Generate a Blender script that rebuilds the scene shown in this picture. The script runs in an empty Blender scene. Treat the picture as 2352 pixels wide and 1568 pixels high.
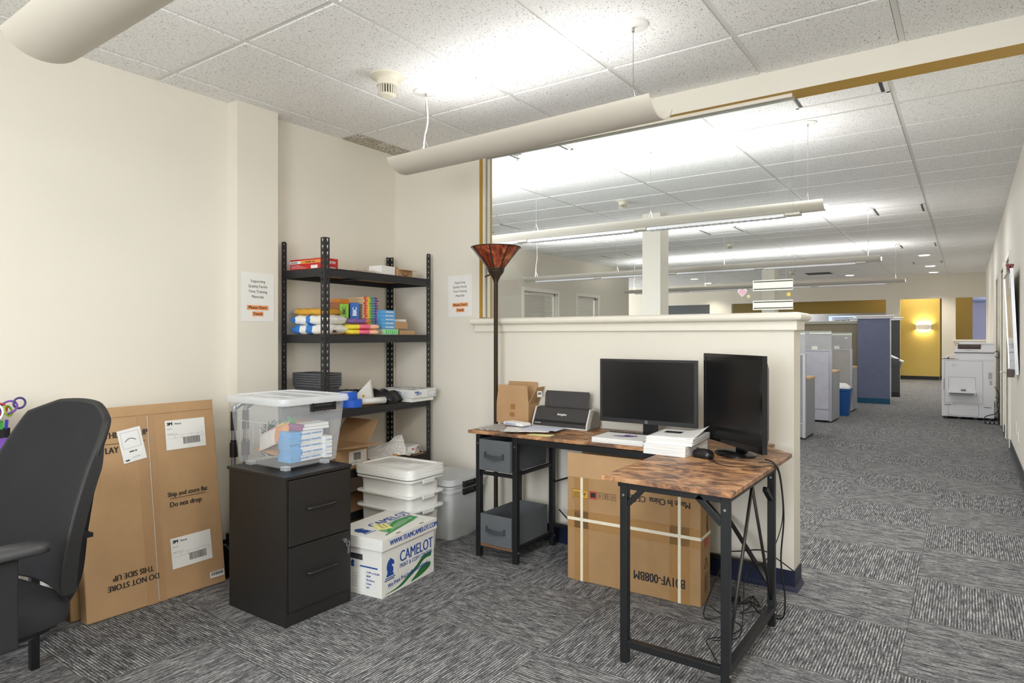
import bpy, bmesh, math, random
from mathutils import Matrix, Vector
R = math.radians
random.seed(7)
S = bpy.context.scene
C = S.collection

# ---------------------------------------------------------------- camera
H_EYE = 1.256
cd = bpy.data.cameras.new('camera'); cam = bpy.data.objects.new('camera', cd); C.objects.link(cam)
cam.location = (0, 0, H_EYE)
cam.rotation_euler = (R(90), 0, 0.612)
cd.sensor_width = 36.0; cd.lens = 1490.0 / 2352 * 36
cd.shift_y = (772 - 784) / 2352.0
cd.clip_start = 0.02; cd.clip_end = 200
S.camera = cam

# ---------------------------------------------------------------- world, exposure
w = bpy.data.worlds.new('world'); S.world = w; w.use_nodes = True
w.node_tree.nodes['Background'].inputs[0].default_value = (0.62, 0.76, 1.0, 1)
w.node_tree.nodes['Background'].inputs[1].default_value = 1.1
S.view_settings.view_transform = 'Standard'; S.view_settings.look = 'None'
S.view_settings.gamma = 1.0; S.view_settings.use_curve_mapping = False
S.view_settings.exposure = 0.12
S.cycles.use_denoising = True
S.cycles.max_bounces = 10; S.cycles.diffuse_bounces = 6; S.cycles.glossy_bounces = 4
S.cycles.transparent_max_bounces = 24; S.cycles.transmission_bounces = 6
S.cycles.caustics_reflective = False; S.cycles.caustics_refractive = False
S.cycles.sample_clamp_indirect = 6.0
UP_W = 3.0        # watts per metre of pendant, shining up
OFF_W = 8.0
DOWN_W = 1.0       # watts per metre through the lens

def area(name, loc, rot, sx, sy, energy, col=(1, .995, .98)):
    ld = bpy.data.lights.new(name, 'AREA'); ld.shape = 'RECTANGLE'; ld.size = sx; ld.size_y = sy; ld.energy = energy; ld.color = col
    lo = bpy.data.objects.new(name, ld); C.objects.link(lo); lo.location = loc; lo.rotation_euler = rot; return lo
# fill light added behind the viewer, set in a made-up window opening
area('back_fill_light', (-.55, -2.42, 1.55), (R(90), 0, 0), 1.6, 1.35, 112, (.91, .955, 1))
# fill lights added for the office, unseen, at made-up openings to the left
area('office_fill_light', (-5.3, 3.45, 1.6), (R(90), 0, 0), 3.0, 1.9, 120, (.96, .98, 1))
area('far_fill_light', (-13.3, 17.8, 1.6), (R(90), 0, R(-90)), 4.0, 1.9, 380, (.97, .985, 1))
# unseen fill added above the viewer, then light of the recessed aisle fixtures
for x, y, e in ((-.1, .3, 20), (-.1, 1.5, 20), (-.1, -1.2, 20)): area('ceiling_glow', (x, y, 2.575), (0, 0, 0), .55, .55, e)
for x, y, e in ((-.73, 4.75, 34), (-.73, 9.83, 18), (-.73, 13.9, 16), (-.73, 17.2, 14)): area('ceiling_glow', (x, y, 2.89), (0, 0, 0), .5, .5, e)

# ---------------------------------------------------------------- mesh builder
class MB:
    def __init__(s): s.v = []; s.f = []; s.m = []; s.M = Matrix(); s.mi = 0
    def add(s, vs, fs, mi=None):
        b = len(s.v); s.v += [tuple(s.M @ Vector(p)) for p in vs]
        for f in fs: s.f.append(tuple(b + i for i in f)); s.m.append(s.mi if mi is None else mi)
        return s
    def box(s, x0, x1, y0, y1, z0, z1, mi=None):
        v = [(x, y, z) for z in (z0, z1) for y in (y0, y1) for x in (x0, x1)]
        return s.add(v, [(0, 2, 3, 1), (4, 5, 7, 6), (0, 1, 5, 4), (1, 3, 7, 5), (3, 2, 6, 7), (2, 0, 4, 6)], mi)
    def cb(s, c, d, rot=None, mi=None):
        o = s.M
        s.M = o @ Matrix.Translation(c) @ (rot if rot else Matrix())
        s.box(-d[0]/2, d[0]/2, -d[1]/2, d[1]/2, -d[2]/2, d[2]/2, mi); s.M = o
        return s
    def bar(s, p, q, wx, wy=None, mi=None):      # square bar between two points
        p = Vector(p); q = Vector(q); d = q - p; wy = wy or wx
        return s.cb((p + q) / 2, (wx, wy, d.length), d.to_track_quat('Z', 'Y').to_matrix().to_4x4(), mi)
    def poly(s, pts, mi=None): return s.add(pts, [tuple(range(len(pts)))], mi)
    def prism(s, pts, z0, z1, mi=None):
        n = len(pts); v = [(x, y, z0) for x, y in pts] + [(x, y, z1) for x, y in pts]
        return s.add(v, [tuple(reversed(range(n))), tuple(range(n, 2*n))] + [(i, (i+1) % n, n+(i+1) % n, n+i) for i in range(n)], mi)
    def loft(s, rings, c0=True, c1=True, mi=None, closed=True):
        n = len(rings[0]); v = [p for r in rings for p in r]; f = []
        for k in range(len(rings)-1):
            for i in range(n if closed else n-1):
                j = (i+1) % n
                f.append((k*n+i, k*n+j, (k+1)*n+j, (k+1)*n+i))
        if c0: f.append(tuple(reversed(range(n))))
        if c1: f.append(tuple(range((len(rings)-1)*n, len(rings)*n)))
        return s.add(v, f, mi)
    def lathe(s, prof, n=24, mi=None, caps=(True, True)):
        return s.loft([[(r*math.cos(2*math.pi*i/n), r*math.sin(2*math.pi*i/n), z) for i in range(n)] for r, z in prof], caps[0], caps[1], mi)
    def cyl(s, p, q, r, n=12, mi=None):
        p = Vector(p); q = Vector(q); d = q-p; o = s.M
        s.M = o @ Matrix.Translation(p) @ d.to_track_quat('Z', 'Y').to_matrix().to_4x4()
        s.lathe([(r, 0), (r, d.length)], n, mi); s.M = o
        return s
    def tube(s, pts, r, n=8, mi=None, closed=False):
        P = [Vector(p) for p in pts]; rings = []; N = len(P); up = None
        for i, p in enumerate(P):
            a = P[i-1] if (i or closed) else P[0]; b = P[(i+1) % N] if (i < N-1 or closed) else P[-1]
            t = (b-a).normalized()
            if up is None: up = Vector((0, 0, 1)) if abs(t.z) < .9 else Vector((1, 0, 0))
            u = (up - t*up.dot(t)).normalized(); up = u; w_ = t.cross(u)
            rr = r[i] if isinstance(r, (list, tuple)) else r
            rings.append([tuple(p + u*rr*math.cos(2*math.pi*k/n) + w_*rr*math.sin(2*math.pi*k/n)) for k in range(n)])
        if closed: rings.append(rings[0])
        return s.loft(rings, not closed, not closed, mi)

def rr(w, d, r, z, n=5, cx=0, cy=0):       # ring of a rounded rectangle
    pts = []
    for sx, sy, a0 in ((1, 1, 0), (-1, 1, 90), (-1, -1, 180), (1, -1, 270)):
        for k in range(n+1):
            a = R(a0 + 90*k/n)
            pts.append((cx + sx*(w/2-r) + r*math.cos(a), cy + sy*(d/2-r) + r*math.sin(a), z))
    return pts
def spline(P, n=8):
    P = [Vector(p) for p in P]; out = []
    for i in range(len(P)-1):
        p0 = P[max(i-1, 0)]; p1 = P[i]; p2 = P[i+1]; p3 = P[min(i+2, len(P)-1)]
        for k in range(n):
            t = k/n
            out.append(.5*((2*p1)+(p2-p0)*t+(2*p0-5*p1+4*p2-p3)*t*t+(3*p1-p0-3*p2+p3)*t**3))
    out.append(P[-1]); return out

def obj(name, mb, mats, parent=None, smooth=False, bevel=0, seg=2, autos=False, label=None):
    me = bpy.data.meshes.new(name); me.from_pydata(mb.v, [], mb.f)
    if not isinstance(mats, (list, tuple)): mats = [mats]
    for m in mats: me.materials.append(m)
    me.polygons.foreach_set('material_index', mb.m)
    if smooth: me.polygons.foreach_set('use_smooth', [True]*len(me.polygons))
    me.update()
    bm = bmesh.new(); bm.from_mesh(me)
    if name in ('sheet', 'packet', 'back_mesh', 'film', 'pouch'): bmesh.ops.remove_doubles(bm, verts=bm.verts, dist=1e-5)
    bmesh.ops.recalc_face_normals(bm, faces=bm.faces)
    if smooth and autos:
        for e in bm.edges:
            if len(e.link_faces) == 2 and e.calc_face_angle(0) > R(38): e.smooth = False
    bm.to_mesh(me); bm.free()
    o = bpy.data.objects.new(name, me); C.objects.link(o)
    if parent: o.parent = parent
    if bevel:
        b = o.modifiers.new('bevel', 'BEVEL'); b.width = bevel; b.segments = seg; b.limit_method = 'ANGLE'; b.angle_limit = R(40)
    if label: o['label'] = label
    return o
def thing(name, label, cat, loc=(0, 0, 0), rz=0, group=None):
    o = bpy.data.objects.new(name, None); C.objects.link(o); o.empty_display_size = .1
    o.location = loc; o.rotation_euler = (0, 0, rz); return tag(o, label, cat, group)
def tag(o, label, cat, group=None, kind=None):
    o['label'] = label; o['category'] = cat
    if group: o['group'] = group
    if kind: o['kind'] = kind
    return o
def struct(name, mb, mats, **k):
    o = obj(name, mb, mats, **k)
    if not o.parent: o['kind'] = 'structure'
    return o
def dup(root, loc, rz, label, group=None, rot=None):
    def cp(o, par):
        c = o.copy(); C.objects.link(c)
        if par: c.parent = par
        for ch in [x for x in o.children]: cp(ch, c)
        return c
    r = cp(root, None); r.location = loc; r.rotation_euler = rot or (0, 0, rz); r['label'] = label
    if group: r['group'] = group
    return r

# ---------------------------------------------------------------- materials
def srgb(c):
    return tuple((x/12.92 if x <= .04045 else ((x+.055)/1.055)**2.4) for x in [v/255 for v in c]) + (1,)
class NT:
    def __init__(s, name):
        s.mat = bpy.data.materials.new(name); s.mat.use_nodes = True; s.t = s.mat.node_tree
        s.p = s.t.nodes['Principled BSDF']; s.out = s.t.nodes['Material Output']
    def n(s, ty, **k):
        nd = s.t.nodes.new(ty)
        for a, b in k.items(): setattr(nd, a, b)
        return nd
    def l(s, a, b): s.t.links.new(a, b)
    def val(s, sock, x):
        if isinstance(x, (int, float)): sock.default_value = x
        elif isinstance(x, tuple): sock.default_value = x
        else: s.l(x, sock)
    def m(s, op, a, b=0.0, c=0.0):
        nd = s.n('ShaderNodeMath', operation=op); s.val(nd.inputs[0], a); s.val(nd.inputs[1], b); s.val(nd.inputs[2], c)
        return nd.outputs[0]
    def mix(s, f, a, b):
        nd = s.n('ShaderNodeMix', data_type='RGBA'); s.val(nd.inputs[0], f); s.val(nd.inputs[6], a); s.val(nd.inputs[7], b)
        return nd.outputs[2]
    def ramp(s, f, stops):
        nd = s.n('ShaderNodeValToRGB'); s.l(f, nd.inputs[0]); e = nd.color_ramp.elements
        while len(e) < len(stops): e.new(.5)
        for el, (p, c) in zip(e, stops): el.position = p; el.color = c if isinstance(c, tuple) else (c, c, c, 1)
        return nd.outputs[0]
    def co(s, kind='Object'): return s.n('ShaderNodeTexCoord').outputs[kind]
    def mapv(s, v, scale=(1, 1, 1), rot=(0, 0, 0), loc=(0, 0, 0)):
        nd = s.n('ShaderNodeMapping'); s.l(v, nd.inputs[0]); nd.inputs[1].default_value = loc
        nd.inputs[2].default_value = rot; nd.inputs[3].default_value = scale; return nd.outputs[0]
    def noise(s, v, scale, detail=2.0, rough=.5, dist=0.0):
        nd = s.n('ShaderNodeTexNoise'); s.l(v, nd.inputs['Vector']); nd.inputs['Scale'].default_value = scale
        nd.inputs['Detail'].default_value = detail; nd.inputs['Roughness'].default_value = rough
        nd.inputs['Distortion'].default_value = dist; return nd.outputs[0]
    def sep(s, v): nd = s.n('ShaderNodeSeparateXYZ'); s.l(v, nd.inputs[0]); return nd.outputs
    def comb(s, x, y, z=0.0):
        nd = s.n('ShaderNodeCombineXYZ'); s.val(nd.inputs[0], x); s.val(nd.inputs[1], y); s.val(nd.inputs[2], z); return nd.outputs[0]
    def bump(s, h, strength=.3, dist=.002):
        nd = s.n('ShaderNodeBump'); s.l(h, nd.inputs['Height']); nd.inputs['Strength'].default_value = strength
        nd.inputs['Distance'].default_value = dist; s.l(nd.outputs[0], s.p.inputs['Normal'])
    def set(s, col=None, rough=None, metal=None, spec=None):
        if col is not None: s.val(s.p.inputs['Base Color'], col)
        if rough is not None: s.val(s.p.inputs['Roughness'], rough)
        if metal is not None: s.p.inputs['Metallic'].default_value = metal
        if spec is not None: s.p.inputs['Specular IOR Level'].default_value = spec
        return s.mat
CACHE = {}
def mat(c, rough=.6, metal=0.0, var=.06, scale=30.0, bump=0.0, bscale=200.0, spec=.5, emit=0):
    key = (c, rough, metal, var, scale, bump, bscale, emit)
    if key in CACHE: return CACHE[key]
    t = NT('surface'); v = t.co()
    a = srgb(c); f = t.noise(v, scale, 3)
    lo = tuple(x*(1-var) for x in a[:3])+(1,); hi = tuple(min(1, x*(1+var)) for x in a[:3])+(1,)
    t.set(t.mix(f, lo, hi), rough, metal, spec)
    if bump: t.bump(t.noise(v, bscale, 2), bump, .001)
    if emit: t.p.inputs['Emission Color'].default_value = a; t.p.inputs['Emission Strength'].default_value = emit
    CACHE[key] = t.mat; return t.mat

def m_wall(c, name='painted_wall'):
    t = NT(name); v = t.co(); a = srgb(c)
    f = t.noise(v, 1.3, 3); col = t.mix(f, tuple(x*.985 for x in a[:3])+(1,), tuple(min(1, x*1.015) for x in a[:3])+(1,))
    t.set(col, .55, 0, .3); t.bump(t.noise(v, 260, 2), .12, .0006); return t.mat
WALL = m_wall((228, 223, 211)); TRIM = mat((232, 227, 214), .35, var=.01); GOLD = m_wall((196, 158, 76), 'gold_paint')
YELLOW = m_wall((206, 180, 98), 'yellow_paint'); OCHRE = m_wall((154, 128, 62), 'ochre_paint')
PGREY = m_wall((216, 209, 194), 'far_wall_paint'); LAV = m_wall((205, 200, 215), 'lavender_paint')

def m_carpet():
    t = NT('striped_carpet_tiles'); v = t.co(); x, y, z = t.sep(v)
    T = .59
    u = t.m('DIVIDE', t.m('ADD', x, .212 + 40*T), T); iu = t.m('FLOOR', u)
    par = t.m('MODULO', iu, 2.0)
    off = t.m('MULTIPLY', t.m('SINE', t.m('MULTIPLY', iu, 2.3)), .09)
    q = t.m('DIVIDE', t.m('ADD', t.m('ADD', y, off), -3.32+.59*40), T); iq = t.m('FLOOR', q)
    ch = t.m('MODULO', t.m('ADD', iu, iq), 2.0)
    wn = t.n('ShaderNodeTexWhiteNoise', noise_dimensions='2D'); t.l(t.comb(iu, iq), wn.inputs[0])
    rnd = wn.outputs[0]
    def stripes(a, b):     # stripes run along b, vary across a
        vv = t.comb(t.m('MULTIPLY', a, 1.0), t.m('MULTIPLY', b, .09), rnd)
        n1 = t.noise(vv, 150, 2, .6)
        n2 = t.noise(t.comb(a, t.m('MULTIPLY', b, .22), rnd), 330, 1, .5)
        sn = t.m('MULTIPLY_ADD', t.m('SINE', t.m('MULTIPLY', a, 2*math.pi/.011)), .5, .5)
        k = t.m('MULTIPLY', t.m('MULTIPLY_ADD', sn, .6, .4), t.m('MULTIPLY_ADD', n1, 1.9, -.35))
        return t.m('MULTIPLY_ADD', n2, .6, t.m('MULTIPLY_ADD', k, .75, -.12))
    sy = stripes(x, y); sx = stripes(y, x)
    s_ = t.m('ADD', t.m('MULTIPLY', sy, t.m('SUBTRACT', 1.0, ch)), t.m('MULTIPLY', sx, ch))
    fine = t.noise(v, 520, 1, .6)
    s2 = t.m('ADD', s_, t.m('MULTIPLY_ADD', fine, .5, -.25))
    col = t.ramp(s2, [(0.08, srgb((40, 41, 44))), (.34, srgb((72, 73, 76))), (.55, srgb((118, 118, 119))), (.85, srgb((192, 191, 189)))])
    fu = t.m('ABSOLUTE', t.m('SUBTRACT', t.m('FRACT', u), .5)); fq = t.m('ABSOLUTE', t.m('SUBTRACT', t.m('FRACT', q), .5))
    seam = t.m('GREATER_THAN', t.m('MAXIMUM', fu, fq), .4965)
    col = t.mix(t.m('MULTIPLY', seam, .35), col, srgb((50, 50, 50)))
    t.set(col, .95, 0, .1); t.bump(s2, .35, .002); return t.mat
CARPET = m_carpet()

def m_tile():
    t = NT('fissured_ceiling_tile'); v = t.co()
    vv = t.mapv(v, (1, .55, 1), (0, 0, .5))
    a = t.noise(vv, 185, 2, .55, .6); b = t.noise(vv, 100, 2, .5, .8)
    f1 = t.ramp(a, [(.31, 0.0), (.40, 1.0)]); f2 = t.ramp(b, [(.27, .2), (.36, 1.0)])
    k = t.m('MULTIPLY', f1, f2)
    c1 = t.mix(k, srgb((160, 158, 154)), srgb((241, 241, 240)))
    t.set(c1, .9, 0, .1); t.bump(k, .5, .003); return t.mat
TILE = m_tile(); TEE = mat((226, 225, 222), .5, var=.01); TEED = mat((120, 118, 112), .8)

def m_stain():
    t = NT('stained_ceiling_tile'); v = t.co()
    vv = t.mapv(v, (1, .55, 1), (0, 0, .5))
    k = t.m('MULTIPLY', t.ramp(t.noise(vv, 150, 2, .55, .6), [(.40, 0.0), (.50, 1.0)]), 1.0)
    blot = t.ramp(t.noise(v, 9, 3, .6), [(.42, 0.0), (.6, 1.0)])
    c1 = t.mix(k, srgb((96, 88, 74)), srgb((222, 219, 210))); c2 = t.mix(t.m('MULTIPLY', blot, .6), c1, srgb((168, 156, 132)))
    t.set(c2, .9, 0, .1); return t.mat
STAIN = m_stain()

def m_card(base=(190, 154, 114), name='corrugated_cardboard', dark=.8):
    t = NT(name); v = t.co(); a = srgb(base)
    f = t.noise(v, 7, 4, .6); g = t.noise(t.mapv(v, (1, 1, .12)), 160, 2)
    c1 = t.mix(f, tuple(x*dark for x in a[:3])+(1,), tuple(min(1, x*1.1) for x in a[:3])+(1,))
    c2 = t.mix(t.m('MULTIPLY', g, .25), c1, tuple(x*.75 for x in a[:3])+(1,))
    t.set(c2, .8, 0, .2); t.bump(f, .2, .004); return t.mat
CARD = m_card(); CARD2 = m_card((172, 138, 98), 'worn_cardboard', .72); CARDIN = m_card((150, 112, 70), 'cardboard_inner')
CARDEDGE = mat((120, 88, 54), .9)
PAPERW = mat((235, 234, 230), .75, var=.02); INK = mat((32, 30, 30), .7)
def m_wood():
    t = NT('rustic_brown_laminate'); v = t.co()
    w1 = t.noise(v, 2.2, 3, .6, 1.0)
    st = t.noise(t.mapv(v, (5, 22, 22)), 1.6, 5, .65, .8)
    bl = t.noise(t.mapv(v, (1, 1.6, 1)), 8.5, 5, .66, 1.0)
    k = t.m('ADD', t.m('MULTIPLY', st, .45), t.m('MULTIPLY_ADD', bl, 1.0, -.2))
    col = t.ramp(k, [(.37, srgb((66, 50, 44))), (.46, srgb((118, 84, 60))), (.53, srgb((164, 118, 80))), (.66, srgb((198, 154, 112)))])
    col = t.mix(t.ramp(w1, [(.42, 0.0), (.62, .5)]), col, srgb((126, 98, 84)))
    t.set(col, .42, 0, .4); t.bump(st, .08, .001); return t.mat
WOOD = m_wood(); WEDGE = mat((120, 84, 58), .5, var=.15, scale=14)
BLK = mat((34, 34, 36), .45, var=.08); BLKM = mat((30, 31, 33), .38, metal=.2); BLKP = mat((24, 24, 26), .3, var=.05)
def m_plastic(col, alpha, rough=.35, name='translucent_plastic'):
    t = NT(name); v = t.co(); t.set(t.mix(t.noise(v, 5, 2), tuple(x*.96 for x in srgb(col)[:3])+(1,), srgb(col)), rough, 0, .5)
    tr = t.n('ShaderNodeBsdfTransparent'); tr.inputs[0].default_value = (.97, .98, .99, 1)
    mx = t.n('ShaderNodeMixShader'); mx.inputs[0].default_value = alpha
    t.l(tr.outputs[0], mx.inputs[1]); t.l(t.p.outputs[0], mx.inputs[2]); t.l(mx.outputs[0], t.out.inputs[0]); return t.mat
CLEAR = m_plastic((240, 244, 248), .22, .25, 'clear_tub_plastic'); CLEARLID = m_plastic((236, 238, 240), .55, .3, 'frosted_lid_plastic')
CLEAR2 = m_plastic((244, 246, 246), .55, .3, 'cloudy_bin_plastic')
MILK = m_plastic((246, 246, 243), .93, .4, 'milky_bin_plastic'); FILM = m_plastic((238, 236, 235), .3, .3, 'plastic_film')
def m_glass():
    t = NT('window_glass'); t.t.nodes.remove(t.p)
    tr = t.n('ShaderNodeBsdfTransparent'); tr.inputs[0].default_value = (.97, .985, .98, 1)
    gl = t.n('ShaderNodeBsdfGlossy');
    gl.inputs['Roughness'].default_value = .01
    fr = t.n('ShaderNodeFresnel'); fr.inputs[0].default_value = 1.35
    mx = t.n('ShaderNodeMixShader'); t.l(fr.outputs[0], mx.inputs[0]); t.l(tr.outputs[0], mx.inputs[1]); t.l(gl.outputs[0], mx.inputs[2])
    t.l(mx.outputs[0], t.out.inputs[0]); return t.mat
GLASS = m_glass()
def m_fabric(c, sc=420, name='woven_fabric', b=.4):
    t = NT(name); v = t.co(); a = srgb(c); n1 = t.noise(v, sc, 2, .6); n2 = t.noise(v, 8, 3)
    k = t.m('MULTIPLY_ADD', n1, .8, t.m('MULTIPLY', n2, .3))
    t.set(t.mix(k, tuple(x*.55 for x in a[:3])+(1,), tuple(min(1, x*1.45) for x in a[:3])+(1,)), .9, 0, .2); t.bump(n1, b, .001); return t.mat
GREYFAB = m_fabric((92, 95, 98)); MESHB = m_fabric((40, 40, 42), 700, 'chair_mesh'); SEATB = m_fabric((44, 44, 47), 300, 'seat_mesh', .8)
METAL = mat((170, 170, 172), .3, metal=.9); CHROME = mat((205, 205, 208), .18, metal=1.0)
BRONZE = mat((72, 58, 48), .4, metal=.5); FIXT = mat((206, 200, 188), .45, var=.01)

# ---------------------------------------------------------------- text and flat marks
def text_geo(mb, s, x, y, size, sx=1.0, align='LEFT', M=None, bold=0.0, rot=0, shear=0, z=0.0):
    cu = bpy.data.curves.new('t', 'FONT'); cu.body = s; cu.size = size; cu.align_x = align; cu.resolution_u = 3; cu.shear = shear
    o = bpy.data.objects.new('t', cu); me = o.to_mesh()
    T = (M or Matrix()) @ Matrix.Translation((x, y, z)) @ Matrix.Rotation(R(rot), 4, 'Z') @ Matrix.Diagonal((sx, 1, 1, 1))
    old = mb.M; mb.M = old @ T
    for k, dx in enumerate((0,) if bold <= 0 else (-bold/sx, 0, bold/sx)): mb.add([(v.co.x+dx, v.co.y, v.co.z+k*.00005) for v in me.vertices], [tuple(p.vertices) for p in me.polygons])
    mb.M = old
    o.to_mesh_clear(); bpy.data.objects.remove(o); bpy.data.curves.remove(cu)
def frame(o, xd, yd):     # matrix: local x -> xd, local y -> yd
    x = Vector(xd).normalized(); y = Vector(yd); y = (y - x*y.dot(x)).normalized(); z = x.cross(y)
    m = Matrix((x, y, z)).transposed().to_4x4(); m.translation = Vector(o); return m
def barcode(mb, x, y, w_, h, seed=1, z=.0006):
    rnd = random.Random(seed); p = 0
    while p < w_:
        b = rnd.choice((.4, .7, 1.1))*w_/55; mb.poly([(x+p, y, z), (x+min(p+b, w_), y, z), (x+min(p+b, w_), y+h, z), (x+p, y+h, z)]); p += b + rnd.choice((.4, .6, 1.0))*w_/55
def rect(mb, x0, x1, y0, y1, z=.0005): mb.poly([(x0, y0, z), (x1, y0, z), (x1, y1, z), (x0, y1, z)])
def outline(mb, x0, x1, y0, y1, t=.001, z=.0006):
    rect(mb, x0, x1, y0, y0+t, z); rect(mb, x0, x1, y1-t, y1, z); rect(mb, x0, x0+t, y0, y1, z); rect(mb, x1-t, x1, y0, y1, z)
# ================================================================ the setting
XL, XR, YB, YW, ZC, ZO = -3.465, .395, -2.4, 3.43, 2.59, 2.906
YF = 20.6; XO = -6.95; TW = .135            # far office wall, office left wall, header thickness
b = MB(); b.box(-14, 3.2, YB, 27, -.1, 0); struct('floor', b, CARPET)

def ceiling_grid(name, x0, x1, y0, y1, z, tw, td, px, py, skip=(), stained=()):
    b = MB(); b.box(x0, x1, y0, y1, z+.03, z+.08, 1)
    nx0 = math.floor((x0-px)/tw); nx1 = math.ceil((x1-px)/tw); ny0 = math.floor((y0-py)/td); ny1 = math.ceil((y1-py)/td); g = .014
    for i in range(nx0, nx1):
        for j in range(ny0, ny1):
            a0 = max(px+i*tw+g, x0); a1 = min(px+(i+1)*tw-g, x1); c0 = max(py+j*td+g, y0); c1 = min(py+(j+1)*td-g, y1)
            if a1-a0 < .02 or c1-c0 < .02: continue
            cx, cy = (a0+a1)/2, (c0+c1)/2
            if any(s[0] < cx < s[1] and s[2] < cy < s[3] for s in skip): continue
            st = any(s[0] < cx < s[1] and s[2] < cy < s[3] for s in stained)
            b.box(a0, a1, c0, c1, z, z+.029, 2 if st else 0)
    for i in range(nx0, nx1+1):
        xx = px+i*tw
        if x0 < xx < x1: b.box(xx-.012, xx+.012, y0, y1, z+.006, z+.029, 1)
    for j in range(ny0, ny1+1):
        yy = py+j*td
        if y0 < yy < y1: b.box(x0, x1, yy-.012, yy+.012, z+.007, z+.029, 1)
    return struct(name, b, [TILE, TEE, STAIN])
ceiling_grid('ceiling', XL, XR, YB, YW, ZC, .6096, 1.2192, -3.29, 1.71, stained=[(-3.47, -3.3, 2.94, 3.43)])
O = ceiling_grid('ceiling', -13.5, XR+.1, YW+.02, YF, ZO, 1.2192, .6096, -.412, 4.10)

def wall(name, x0, x1, y0, y1, z0, z1, m=WALL, holes=(), axis='x', reveal=None):
    """a slab along x (or y) with rectangular openings (a0, a1, z0, z1) cut through it"""
    b = MB(); A0, A1 = (x0, x1) if axis == 'x' else (y0, y1)
    cuts = sorted(set([A0, A1] + [h for q in holes for h in q[:2]])); 
    for c0, c1 in zip(cuts, cuts[1:]):
        zs = [(q[2], q[3]) for q in holes if q[0] <= c0+1e-6 and q[1] >= c1-1e-6]; z = z0
        for a, e in sorted(zs)+[(z1, z1)]:
            if a > z:
                if axis == 'x': b.box(c0, c1, y0, y1, z, a)
                else: b.box(x0, x1, c0, c1, z, a)
            z = max(z, e)
    return struct(name, b, m)
# room with the shelving
wall('wall_left', XL-.12, XL, YB, YW+TW, 0, 3.0, axis='y')
b = MB(); b.box(XL, -3.375, 2.108, 2.372, 0, ZC+.004); struct('wall_left_pilaster', b, WALL)
wall('wall_back', XL-.12, XR+.1, YB-.1, YB, 0, 3.0, holes=[(-1.4, .3, .85, 2.25)])  # opening invented to hold the fill light behind the viewer
# end wall stub, header with gold underside, half wall
wall('wall_front', XL, -2.676, YW, YW+TW, 0, 3.0)
b = MB(); b.box(-2.676, XR, YW, YW+.012, 2.475, 3.0); b.box(-2.676, XR, YW+.012, YW+TW-.002, 2.482, 3.0)
struct('wall_header', b, WALL)
b = MB(); b.box(-2.676, XR, YW+.001, YW+TW, 2.4745, 2.482); b.box(-2.6755, -2.6695, YW+.001, YW+TW, 1.38, 2.475)
struct('trim_header_reveal', b, GOLD)
b = MB(); b.box(-2.6695, -2.655, YW+.030, YW+.053, 1.381, 2.474); b.box(-2.6695, -2.655, YW+.065, YW+.095, 1.381, 2.474)
b.box(-2.669, -.718, YW+.030, YW+.052, 2.455, 2.474); b.box(-2.669, -.718, YW+.066, YW+.088, 2.455, 2.474)
struct('trim_glass_stop', b, TRIM, bevel=.002)
b = MB(); b.box(-2.665, -.718, YW+.053, YW+.065, 1.381, 2.470); struct('window_1', b, GLASS)
b = MB(); b.box(-2.7, -.700, YW-.012, YW+TW-.002, 0, 1.33); struct('wall_half', b, WALL)
# cap with half-round nosing and apron moulding
b = MB(); n = 10; x0, x1, y0, y1 = -2.70, -.655, YW-.07, YW+TW+.045; r = .021; zc = 1.353
rings = []
for k in range(n+1):
    a = -math.pi/2 + math.pi*k/n; e = r*math.cos(a); z = zc + r*math.sin(a)
    rings.append([(x0, y0+r-e, z), (x1-r+e, y0+r-e, z), (x1-r+e, y1-r+e, z), (x0, y1-r+e, z)])
b.loft(rings); struct('trim_cap', b, TRIM, smooth=True, autos=True)
b = MB(); b.box(-2.69, -.682, YW-.032, YW+TW+.018, 1.285, 1.333); struct('trim_apron', b, TRIM, bevel=.004)
NAVY = mat((16, 24, 52), .45, var=.05); CHAR = mat((58, 60, 62), .5, var=.04)
def baseboard(name, path, m, h=.098):
    b = MB(); prof = [(0, 0), (.022, 0), (.014, .010), (.006, .022), (.006, h), (0, h)]
    P = [Vector((x, y, 0)) for x, y in path]; rings = []
    for i, p in enumerate(P):
        a = P[max(i-1, 0)]; c = P[min(i+1, len(P)-1)]
        d1 = (p-a).normalized() if i else (c-p).normalized(); d2 = (c-p).normalized() if i < len(P)-1 else d1
        n1 = Vector((d1.y, -d1.x, 0)); n2 = Vector((d2.y, -d2.x, 0)); nn = (n1+n2); nn = nn/max(nn.dot(n1), .3)
        rings.append([tuple(p + nn*o + Vector((0, 0, z))) for o, z in prof])
    b.loft(rings); return struct(name, b, m)
baseboard('baseboard_front', [(-3.46, YW), (-2.7, YW), (-2.7, YW-.012), (-.700, YW-.012), (-.700, YW+TW)], NAVY)
baseboard('baseboard_left', [(XL, YB+.02), (XL, 2.108), (-3.375, 2.108), (-3.375, 2.372), (XL, 2.372), (XL, YW-.02)], NAVY)
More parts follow.
